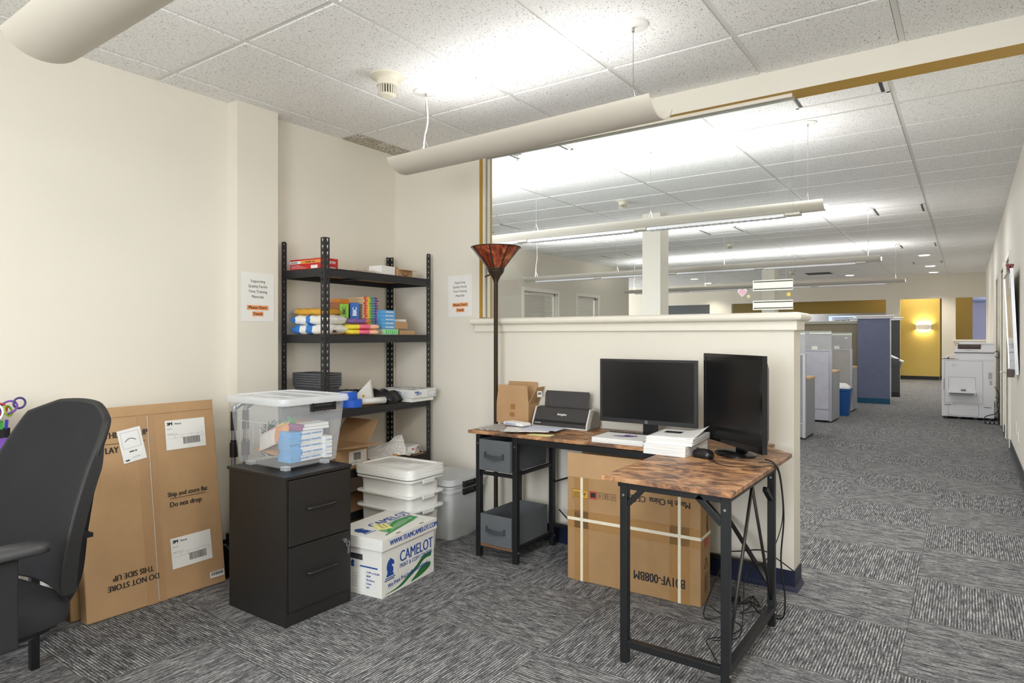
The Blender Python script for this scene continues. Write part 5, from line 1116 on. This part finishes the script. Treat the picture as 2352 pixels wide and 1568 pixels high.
# ================================================================ office chair
t = thing('office_chair', 'black mesh office chair at the bottom left', 'office chair', (-2.37, .575, 0), R(8)); CH = t
def pad(rings): b = MB(); b.loft(rings); return b
b = MB(); b.loft([rr(.44, .42, .08, .40, 6), rr(.50, .48, .10, .425, 6), rr(.51, .49, .11, .455, 6), rr(.49, .47, .11, .480, 6), rr(.42, .40, .10, .490, 6)]); obj('seat', b, SEATB, t, smooth=True, autos=True)
b = MB(); b.loft([rr(.34, .34, .05, .375, 4), rr(.43, .42, .07, .40, 4)]); b.box(-.09, .09, -.10, .14, .33, .38); obj('seat_pan', b, BLKP, t, smooth=True, autos=True)
# mesh back: grid curved in x (wrap) and z (lumbar)
def back_pt(u, v, off=0.0):
    hw = (.235+.022*math.sin(math.pi*min(1, v*1.1)))*(1-.08*(max(0, v-.84)/.16)**2.2)
    x = (2*u-1)*hw; z = .50+.515*v + .022*v*(1-(2*u-1)**2) - .022*max(0, abs(2*u-1)-.5)/.5*max(0, v-.7)/.3
    y = .215 + .055*v*v + .045*math.sin(math.pi*(v*1.1+.15))*-.6 + .05*v - .05*(2*u-1)**2 + .03
    return (x, y+off, z)
n, m_ = 16, 22; b = MB()
for o_ in (0, .010):
    g = [[back_pt(i/n, j/m_, o_) for j in range(m_+1)] for i in range(n+1)]
    for i in range(n): b.add(g[i]+g[i+1], [(j, j+1, m_+2+j, m_+1+j) for j in range(m_)])
mp = obj('back_mesh', b, MESHB, t, smooth=True)
path = [back_pt(0, k/30) for k in range(31)] + [back_pt(k/16, 1) for k in range(1, 16)] + [back_pt(1, 1-k/30) for k in range(31)] + [back_pt(1-k/10, 0) for k in range(1, 10)]
b = MB(); P = [Vector(p)+Vector((0, .012, 0)) for p in path]; b.tube(P, .012, 8, closed=True); obj('back_frame', b, mat((30, 30, 31), .6), t, smooth=True)
for s in (0, 1):
    b = MB(); rings = []
    for k in range(25):
        p = Vector(back_pt(s, .97*k/24)); dx = (2*s-1)*min(1, (1.02-k/24)/.2); e_ = min(1, (1.02-k/24)/.3)
        rings.append([(p.x+dx*.004, p.y+.002, p.z), (p.x+dx*.012, p.y+.004, p.z), (p.x+dx*.010, p.y+.042*e_, p.z), (p.x-dx*.006, p.y+.046*e_, p.z)])
    b.loft(rings); obj('side_rail', b, mat((30, 30, 31), .6), t, smooth=True, autos=True)
b = MB(); b.tube(spline([(0, .05, .37), (0, .24, .36), (0, .34, .44), (0, .37, .62), (0, .40, .80)], 6), .026, 10); b.bar((-.12, .33, .62), (.12, .33, .62), .03, .014); obj('back_support', b, BLKP, t, smooth=True, autos=True)
for s in (-1, 1):
    b = MB(); x = s*.29; b.loft([[(x+q[0]*.042, q[1], q[2]) for q in [(dx, y, z) for dx, z in ((-.8, 0), (.8, 0), (1, .012), (.7, .026), (-.7, .026), (-1, .012))]] for y, z0 in ((0, 0),) for y in (y,)] ) if 0 else None
    rings = []
    for k in range(11):
        u = k/10; y = -.16+.28*u; wv = .046*(1-(2*u-1)**6*.55); zz = .660+.008*math.sin(math.pi*u)
        rings.append([(x-wv*.8, y, zz), (x+wv*.8, y, zz), (x+wv, y, zz+.012), (x+wv*.7, y, zz+.027), (x-wv*.7, y, zz+.027), (x-wv, y, zz+.012)])
    b = MB(); b.loft(rings); obj('arm_pad', b, mat((62, 62, 64), .38), t, smooth=True)
    b = MB(); b.box(x-.018, x+.018, -.045, .045, .42, .662); b.bar((s*.15, 0, .385), (x, 0, .43), .05, .02); arm = obj('arm_post', b, BLK, t, bevel=.006)
b = MB(); b.lathe([(.03, .13), (.03, .24), (.022, .24), (.022, .34)], 18); b.M = Matrix(); obj('gas_lift', b, BLKP, t, smooth=True, autos=True)
for k in range(5):
    a = R(-52+72*k); b = MB(); b.tube([(.02*math.cos(a), .02*math.sin(a), .12), (.16*math.cos(a), .16*math.sin(a), .10), (.31*math.cos(a), .31*math.sin(a), .075)], [.028, .024, .016], 8); lg = obj('base_leg', b, BLKP, t, smooth=True)
    b = MB(); b.M = Matrix.Translation((.31*math.cos(a), .31*math.sin(a), .028)) @ Matrix.Rotation(a, 4, 'Z')
    for q in (-.018, .018): b.cyl((0, q-.009, 0), (0, q+.009, 0), .027, 18)
    b.cyl((0, 0, 0), (0, 0, .05), .008, 8); obj('caster', b, BLKP, lg, smooth=True, autos=True)

# ================================================================ desk at the far left with its clutter
t = thing('side_desk', 'brown desk by the left wall, cut off by the picture edge', 'desk', (-3.14, .62, 0)); b = MB(); b.box(-.30, .28, -.75, .385, .695, .72); obj('desk_top', b, WOOD, t, bevel=.002)
for x, y in ((-.27, .35), (.25, .35), (.25, -.7), (-.27, -.7)): b = MB(); b.box(x-.014, x+.014, y-.014, y+.014, 0, .694); obj('leg', b, BLKM, t)
ZD = .721
t = thing('greeting_card', 'red poinsettia card standing at the left picture edge', 'card', (-3.33, .955, ZD), 0); b = MB(); b.M = frame((0, 0, 0), (.75, .66, 0), (0, 0, 1)); b.box(-.14, .028, 0, .245, -.002, .002); obj('card', b, mat((120, 26, 34), .5, var=.25, scale=25), t)
b = MB(); b.M = frame((0, 0, 0), (.75, .66, 0), (0, 0, 1))
for cx, cy in ((.0, .17), (-.05, .12), (-.08, .19)):
    for k in range(7): a = 2*math.pi*k/7; b.poly([(cx, cy, .003), (cx+.016*math.cos(a-.3), cy+.016*math.sin(a-.3), .003), (cx+.032*math.cos(a), cy+.032*math.sin(a), .0035), (cx+.016*math.cos(a+.3), cy+.016*math.sin(a+.3), .003)])
obj('flower_print', b, mat((224, 84, 110), .5), t)
def bottle(name, label, loc, m, prof_, capm=None, n=20):
    t = thing(name, label, 'bottle', loc); b = MB(); b.lathe(prof_, n); obj('bottle_body', b, m, t, smooth=True, autos=True); return t
PUR = mat((96, 52, 150), .35, var=.1)
bottle('tumbler', 'purple textured tumbler at the left picture edge', (-3.13, .955, ZD), PUR, [(.028, 0), (.034, .02), (.036, .09), (.022, .125), (.018, .13)])
t = thing('snow_globe', 'small black figurine on a stand in front of the purple tumbler', 'figurine', (-3.02, .945, ZD)); b = MB(); b.lathe([(.035, 0), (.035, .012), (.02, .018)], 20); b.M = Matrix.Translation((0, 0, .04)) @ Matrix.Diagonal((.7, 1, 1.1, 1)); b.lathe([(.004, -.024), (.018, -.014), (.022, .002), (.014, .018), (.004, .024)], 16); obj('figure', b, BLKP, t, smooth=True, autos=True)
b = MB(); b.tube(spline([(0, -.01, .06), (.0, -.03, .085), (0, -.05, .06), (0, -.04, .03)], 6), .0025, 6); obj('wire_loop', b, METAL, t)
t = thing('pen_holder', 'black mesh pen holder with pens on the left desk', 'pen holder', (-3.19, 1.005-.035, ZD)); t.location = (-3.30, .985, ZD); b = MB(); b.lathe([(.032, 0), (.036, .15), (.034, .15), (.030, .003)], 24); obj('cup', b, MESHB, t, smooth=True, autos=True)
for k, c in enumerate(((60, 160, 70), (60, 80, 200), (140, 90, 190), (40, 60, 180))): b = MB(); a = k*1.6; b.bar((.012*math.cos(a), .012*math.sin(a), .006), (.026*math.cos(a), .026*math.sin(a), .185), .009); obj('pen', b, mat(c, .4), t)
t = thing('toy_rings', 'tangle of purple, green and red ring toys above the pen holder', 'toy', (-3.30, .985, ZD+.19)); rnd = random.Random(12)
for k, c in enumerate(((110, 70, 160), (150, 190, 50), (60, 56, 110), (200, 40, 50), (120, 80, 170), (230, 230, 230), (70, 60, 120), (190, 50, 60))):
    M4 = Matrix.Translation((rnd.uniform(-.02, .03), rnd.uniform(-.045, .07), rnd.uniform(.0, .07))) @ Matrix.Rotation(rnd.uniform(-1, 1), 4, 'Z') @ Matrix.Rotation(R(90)+rnd.uniform(-.6, .6), 4, 'Y'); rad = rnd.choice((.022, .03, .038)); b = MB()
    b.tube([tuple(M4 @ Vector((rad*math.cos(a), rad*math.sin(a), 0))) for a in [2*math.pi*q/20 for q in range(20)]], .0045, 6, closed=True); obj('ring', b, mat(c, .35), t, smooth=True)
pouch('silver_bag', 'crumpled silvery plastic bag on the floor behind the office chair', 'plastic bag', (-3.22, .96, .002), (.34, .30, .30), R(80), [mat((190, 190, 192), .25, metal=.6, var=.4, scale=24)], (1,), wr=.02, seed=9)

# ================================================================ sticker and holders on the glass
gy = YW+.0525
HOLD = mat((232, 234, 224), .4, var=.02)
for z0, z1, lb in ((1.490, 1.545, 'upper white sign-holder strip at the right edge of the glass'), (1.392, 1.440, 'lower white sign-holder strip just above the half-wall cap')):
    t = thing('sign_holder', lb, 'sign holder', (-.815, gy, z0), 0, None); b = MB(); b.box(-.098, .098, -.004, 0, 0, z1-z0); obj('strip', b, HOLD, t, bevel=.001)
    for zz in (.006, z1-z0-.011): b = MB(); b.box(-.093, .097, -.0052, -.004, zz, zz+.0055); obj('channel', b, mat((76, 72, 64), .6, var=.3, scale=200), t)
t = thing('heart_sticker', 'pink glitter heart sticker on the glass', 'sticker', (-.967, gy, 1.487)); hp = []
for k in range(28): a = 2*math.pi*k/28; hp.append((.0165*math.sin(a)**3*1.25, (.0130*math.cos(a)-.005*math.cos(2*a)-.002*math.cos(3*a))*1.35))
b = MB(); b.M = frame((0, -.0005, 0), (1, 0, 0), (0, 0, 1)); b.prism([(x*1.15, y*1.15) for x, y in hp], 0, .0006); h_ = obj('white_edge', b, WHT, t)
b = MB(); b.M = frame((0, -.0014, 0), (1, 0, 0), (0, 0, 1)); b.prism(hp, 0, .0006); obj('heart', b, mat((214, 170, 188), .4, var=.25, scale=500), t)
for x, z, r, lb in ((-.935, 1.464, .009, 'small beige dot sticker beside the heart'), (-.738, 1.468, .010, 'yellow dot sticker between the two sign-holder strips')):
    t = thing('dot_sticker', lb, 'sticker', (x, gy, z)); b = MB(); b.M = frame((0, -.0005, 0), (1, 0, 0), (0, 0, 1)); b.lathe([(r, 0), (r, .0006)], 24); obj('dot', b, mat((206, 190, 150) if x < -.8 else (214, 190, 76), .5), t)

# ================================================================ cubicles
CFAB = m_fabric((198, 198, 210), 300, 'cubicle_fabric', .15); CFAB2 = m_fabric((176, 173, 168), 300, 'cubicle_fabric', .15); GREYL = mat((150, 153, 160), .45, var=.02); ALM = mat((196, 198, 204), .35, metal=.4, var=.02)
def m_frost():
    q = NT('frosted_screen'); v = q.co(); q.set(q.mix(q.noise(v, 3, 2), srgb((196, 198, 200)), srgb((204, 206, 208))), .3, 0, .4)
    tr = q.n('ShaderNodeBsdfTransparent'); mx = q.n('ShaderNodeMixShader'); mx.inputs[0].default_value = .55; q.l(tr.outputs[0], mx.inputs[1]); q.l(q.p.outputs[0], mx.inputs[2]); q.l(mx.outputs[0], q.out.inputs[0]); return q.mat
FROST = m_frost(); MAPLE = mat((214, 176, 128), .4, var=.08, scale=8)
def cubicle(x1, y, h, L, lb, pl, ped_d, ped_x, fab=CFAB, heart=False):
    t = thing('cubicle_panel', lb, 'cubicle panel', (x1, y, 0), 0)
    b = MB(); b.box(-L, -.035, 0, .055, .20, h-.02); obj('fabric_panel', b, fab, t, bevel=.003)
    b = MB(); b.box(-L, -.035, .002, .053, .03, .195); obj('kick_panel', b, fab, t)
    b = MB(); b.box(-.034, 0, -.004, .06, .02, h-.02); b.box(-L, 0, -.004, .06, h-.02, h); b.box(-L, 0, -.003, .058, .192, .202); obj('panel_frame', b, ALM, t, bevel=.002)
    b = MB(); b.box(-L+.05, -.005, .024, .030, h+.004, h+.27); obj('frosted_screen', b, FROST, t)
    b = MB(); b.box(-.30, -.008, .018, .0235, h+.215, h+.268); hs = obj('name_holder', b, HOLD, t)
    for zz in (h+.222, h+.256): b = MB(); b.box(-.295, -.013, .016, .018, zz, zz+.006); obj('channel', b, CHAR, hs)
    b = MB(); b.box(-.27, -.19, .01, .045, h-.015, h+.05); obj('screen_clamp', b, HOLD, t)
    for fx in (-.06, -L+.1): b = MB(); b.box(fx, fx+.04, .01, .045, 0, .03); obj('foot', b, BLK, t)
    if heart: b = MB(); b.M = frame((-.09, .0225, h+.18), (1, 0, 0), (0, 0, 1)) @ Matrix.Diagonal((1, 1, 1, 1)); b.prism(hp, 0, .001); obj('heart_sticker', b, mat((236, 220, 240), .4), t)
    t = thing('pedestal', pl, 'desk pedestal', (ped_x, y+.061, 0), 0)
    b = MB(); b.box(-.55, 0, 0.0, ped_d, .03, .72); obj('cabinet', b, GREYL, t, bevel=.003)
    b = MB(); b.box(-.56, .006, -.0, ped_d+.004, .721, .748); obj('wood_top', b, MAPLE, t, bevel=.003)
    b = MB(); b.box(-.53, -.02, .02, ped_d-.02, 0, .03); obj('plinth', b, BLK, t)
cubicle(-1.606, 8.48, 1.045, 1.9, 'grey cubicle panel nearest the half wall, mostly hidden', 'grey pedestal with maple top on the nearest cubicle panel', .50, -1.60, m_fabric((142, 142, 148), 300, 'cubicle_fabric_dark', .15))
cubicle(-1.61, 10.36, 1.06, 1.9, 'pale lavender-grey cubicle panel in the middle of the row', 'grey pedestal with maple top on the middle cubicle panel', .55, -1.595)
cubicle(-1.565, 12.04, 1.045, 1.9, 'beige-grey cubicle panel at the far end of the row', 'grey pedestal with maple top on the farthest cubicle panel', .44, -1.55, CFAB2, True)
t = thing('recycling_bin', 'blue recycling bin with white liner between two pedestals', 'bin', (-1.66, 11.48, 0)); b = MB(); b.loft([rr(.25, .20, .02, 0), rr(.32, .27, .03, .40), rr(.34, .29, .03, .40), rr(.34, .29, .03, .43), rr(.31, .26, .03, .43), rr(.25, .2, .02, .02)]); obj('bin_body', b, mat((24, 82, 150), .4), t, smooth=True, autos=True)
b = MB(); b.loft([rr(.30, .25, .03, .40), rr(.28, .22, .04, .46), rr(.16, .12, .05, .51), rr(.05, .05, .02, .48)]); obj('liner', b, WHT, t, smooth=True)
BRNF = m_fabric((146, 137, 118), 200, 'brown_panel_fabric', .15)
t = thing('office_partition', 'brown fabric partition with a cream cap behind the cubicles', 'partition', (-1.72, 13.95, 0)); b = MB(); b.box(-4.2, 0, 0, .08, 0, 1.50); obj('panel', b, BRNF, t)
b = MB(); b.box(-4.2, .0, -.025, .105, 1.50, 1.535); b.box(-4.2, .0, -.045, .125, 1.535, 1.555); obj('cap', b, mat((206, 202, 190), .45), t, bevel=.004)
BLU = m_fabric((116, 122, 148), 240, 'slate_blue_fabric', .12)
t = thing('office_partition', 'slate-blue partition end with white cap and teal skirting', 'partition', (-1.166, 13.88, 0)); b = MB(); b.box(-.535, 0, -.06, .06, .10, 1.585); obj('panel', b, BLU, t)
b = MB(); b.box(-.535, .002, -.064, .064, 0, .10); obj('skirting', b, mat((8, 82, 116), .4), t)
b = MB(); b.box(-.004, .006, -.064, .064, .0, 1.585); obj('edge_strip', b, ALM, t)
b = MB(); b.box(-.555, .03, -.08, .08, 1.586, 1.625); b.box(-.58, .055, -.10, .10, 1.625, 1.65); obj('cap', b, mat((236, 236, 238), .4), t, bevel=.004)
t = thing('office_partition', 'dark grey partition end with white cap, farther than the blue one', 'partition', (-1.145, 15.62, 0)); b = MB(); b.box(-.9, 0, -.06, .06, .10, 1.585); obj('panel', b, m_fabric((84, 84, 86), 240, 'dark_grey_fabric', .12), t)
b = MB(); b.box(-.9, .002, -.064, .064, 0, .10); obj('skirting', b, BLK, t)
b = MB(); b.box(-.92, .03, -.08, .08, 1.586, 1.625); b.box(-.94, .055, -.10, .10, 1.625, 1.65); obj('cap', b, mat((236, 236, 238), .4), t, bevel=.004)
t = thing('rolling_drawers', 'narrow white drawer cabinet behind the blue partition end', 'cabinet', (-1.22, 14.35, 0)); b = MB(); b.box(-.42, 0, -.25, .25, .04, .66); obj('body', b, mat((222, 218, 208), .45), t, bevel=.004)
for k in range(3): b = MB(); b.box(-.40, -.02, -.258, -.25, .06+.2*k, .24+.2*k); obj('drawer', b, mat((226, 222, 212), .45), t, bevel=.003)
for q in (-.36, -.06): b = MB(); b.cyl((q, -.2, .022), (q+.02, -.2, .022), .022, 14); obj('caster', b, BLKP, t)
t = thing('desktop_printer', 'white and black desktop printer on the narrow drawer cabinet', 'printer', (-1.24, 14.35, .661)); b = MB(); b.loft([rr(.40, .36, .03, 0, 4), rr(.42, .38, .04, .10, 4), rr(.38, .34, .04, .17, 4)]); obj('body', b, mat((70, 70, 72), .4), t, smooth=True, autos=True)
b = MB(); b.M = Matrix.Translation((.10, -.02, .17)) @ Matrix.Rotation(R(28), 4, 'Y'); b.box(-.16, .16, -.14, .14, 0, .03); obj('tray', b, WHT, t, bevel=.006)

# ================================================================ copier and right-hand wall
CW = mat((226, 226, 230), .42, var=.01); CG2 = mat((176, 176, 182), .45, var=.01); LINE = mat((96, 96, 98), .6)
t = thing('copier', 'large white floor-standing photocopier against the right wall', 'copier', (.0, 11.95, 0)); x0, x1 = -.322, .325
b = MB(); b.box(x0, x1, 0, .62, .035, .905); b.box(x0+.012, x1, -.006, .0, .04, .90); obj('cabinet', b, CW, t, bevel=.006)
b = MB(); b.box(-.16, x1+.004, .02, .60, .905, 1.005); b.box(-.165, x1+.008, .0, .62, 1.012, 1.03); obj('scanner', b, CW, t, bevel=.006)
b = MB(); b.box(-.162, x1+.006, .01, .61, 1.004, 1.013); b.box(x0, -.11, .01, .3, .905, .911); obj('dark_seam', b, mat((74, 62, 60), .5), t)
b = MB(); b.loft([[(-.15, y, 1.03) if q == 0 else (x1-.0, y, 1.03) for q in (0, 1) for y in ((.02, .58) if q == 0 else (.58, .02))], [(-.135, y, 1.13) if q == 0 else (x1-.0, y, 1.13) for q in (0, 1) for y in ((.06, .56) if q == 0 else (.56, .06))]]); b.box(.16, x1, .05, .55, 1.13, 1.155); b.box(-.10, .16, .3, .55, 1.13, 1.165); obj('document_feeder', b, CW, t, bevel=.006)
b = MB(); b.box(-.12, .165, .03, .045, 1.062, 1.135); b.box(-.10, .15, -.0, .04, 1.09, 1.10); fd = obj('feeder_slot', b, mat((84, 66, 58), .5, var=.2), t)
b = MB(); b.M = Matrix.Translation((-.24, .05, .945)) @ Matrix.Rotation(R(-22), 4, 'Y'); b.box(-.085, .085, -.02, .20, -.008, .010); obj('control_panel', b, CW, t, bevel=.003)
b = MB(); b.bar((-.24, .09, .905), (-.24, .09, .945), .02); obj('panel_arm', b, mat((90, 90, 92), .5), t)
b = MB(); yf = -.0075
for q in ((-.285, .19, .245, .248), (-.285, .19, .885, .888), (-.285, -.282, .245, .888), (.187, .19, .245, .888), (-.24, .14, .055, .058), (-.24, -.237, .055, .225), (.137, .14, .055, .225), (-.30, .32, .222, .2235), (-.235, .10, .635, .638), (-.235, -.232, .45, .638), (.10, .103, .45, .638), (.19, .325, .888, .890), (-.19, -.14, .80, .802), (-.19, -.14, .828, .830), (-.19, -.188, .80, .83), (-.142, -.14, .80, .83), (-.19, -.14, .208, .21), (-.19, -.14, .232, .234), (.075, .078, .145, .165), (-.03, .05, 1.062-.02, 1.045)): b.box(q[0], q[1], yf, yf+.003, q[2], q[3])
obj('panel_seams', b, LINE, t)
b = MB(); b.box(-.29, -.20, -.009, -.005, .207, .217); b.box(.20, .29, -.009, -.005, .192, .202)
for k in range(9): b.box(.255, .30, -.009, -.005, .62+.011*k, .625+.011*k)
for k in range(6): b.box(.27, .30, -.009, -.005, .535+.011*k, .54+.011*k)
for k in range(14): b.box(-.30, -.285, -.009, -.005, .44+.012*k, .446+.012*k)
obj('vents', b, mat((120, 120, 122), .5), t)
b = MB(); b.box(-.24, .105, -.16, -.006, .405, .428); b.box(-.235, -.22, -.15, -.006, .38, .41); b.box(.085, .10, -.15, -.006, .38, .41); by = obj('bypass_tray', b, CW, t, bevel=.003); b = MB(); b.box(-.22, .09, -.14, -.01, .395, .404); obj('tray_underside', b, mat((96, 96, 90), .5), by)
b = MB(); b.box(-.08, -.02, -.04, -.01, .428, .455); obj('paper_guide', b, mat((120, 120, 110), .5), by)
for x in (-.28, -.10, .10, .28): b = MB(); b.box(x-.02, x+.02, .03, .08, 0, .036); obj('foot', b, BLK, t)
t = thing('power_strip', 'black power strip with plugs on the carpet beside the copier', 'power strip', (.29, 11.55, .001)); b = MB(); b.box(-.09, .09, -.03, .03, 0, .04); obj('strip', b, BLKP, t, bevel=.005)
for x in (-.05, .0, .05): b = MB(); b.box(x-.012, x+.012, -.0315, -.03, .012, .028); obj('socket', b, METAL, t)
cable('black cable looping from the copier to the power strip', [(.34, 11.9, .36), (.372, 11.8, .33), (.350, 11.75, .26), (.372, 11.7, .2), (.33, 11.65, .14), (.22, 11.6, .10), (.20, 11.58, .05), (.25, 11.56, .03)], .006)
cable('black cable loop sticking out behind the top of the copier', [(.335, 12.0, 1.02), (.365, 11.9, 1.04), (.378, 11.85, .99), (.37, 11.9, .93), (.335, 12.0, .96)], .005)
cable('second black cable running down beside the copier', [(.335, 12.1, .5), (.375, 12.0, .42), (.380, 11.9, .30), (.375, 11.8, .16), (.36, 11.6, .05)], .005)
# hanging glossy board
t = thing('wall_board', 'glossy framed board hanging tilted on the right wall', 'board', (XR-.002, 8.18, .90)); t.rotation_euler = (0, R(-2.4), 0)
GLO = NT('glossy_board'); v = GLO.co(); GLO.set(GLO.mix(GLO.noise(v, 2, 2), srgb((196, 194, 190)), srgb((206, 204, 200))), .08, 0, .8); GLO = GLO.mat
b = MB(); b.box(-.024, -.006, -.60, .60, .01, .98); obj('panel', b, GLO, t)
for q in ((-.60, .60, 0, .012), (-.60, .60, .975, .99), (-.612, -.60, 0, .99), (.60, .612, 0, .99)): b = MB(); b.box(-.030, -.004, q[0], q[1], q[2], q[3]); obj('frame_edge', b, METAL, t)
t = thing('binder_clip', 'red and black clip on the top edge of the glossy board', 'clip', (XR-.062, 7.68, 1.865)); b = MB(); b.bar((0, 0, 0), (-.025, 0, .07), .010, .03); b.bar((0, 0, 0), (.012, 0, .07), .010, .03); b.box(-.012, .006, -.018, .018, -.02, .01); obj('clip_body', b, mat((120, 34, 30), .4), t)
b = MB(); b.box(-.010, -.006, -.02, .03, -.16, -.02); obj('hanging_tag', b, WHT, t)
t = thing('board_eraser', 'dark eraser clipped to the lower edge of the glossy board', 'eraser', (XR-.05, 7.85, .865)); b = MB(); b.box(-.03, .02, -.07, .03, 0, .075); obj('eraser', b, mat((88, 74, 70), .6), t, bevel=.006)
b = MB(); b.tube(spline([(-.03, -.02, .03), (-.07, -.01, .05), (-.09, 0, .035)], 5), .004, 6); obj('hook', b, METAL, t)
for y, z, lb in ((8.05, .36, 'farther of two wall plates low on the right wall'), (7.72, .32, 'nearer of two wall plates low on the right wall')):
    t = thing('outlet_plate', lb, 'outlet', (XR, y, z)); b = MB(); b.box(-.006, 0, -.04, .04, -.06, .06); obj('plate', b, TRIM, t, bevel=.002)
    for q in (-.022, .022): b = MB(); b.box(-.008, -.006, -.014, .014, q-.013, q+.013); obj('socket', b, mat((214, 206, 190), .5), t)
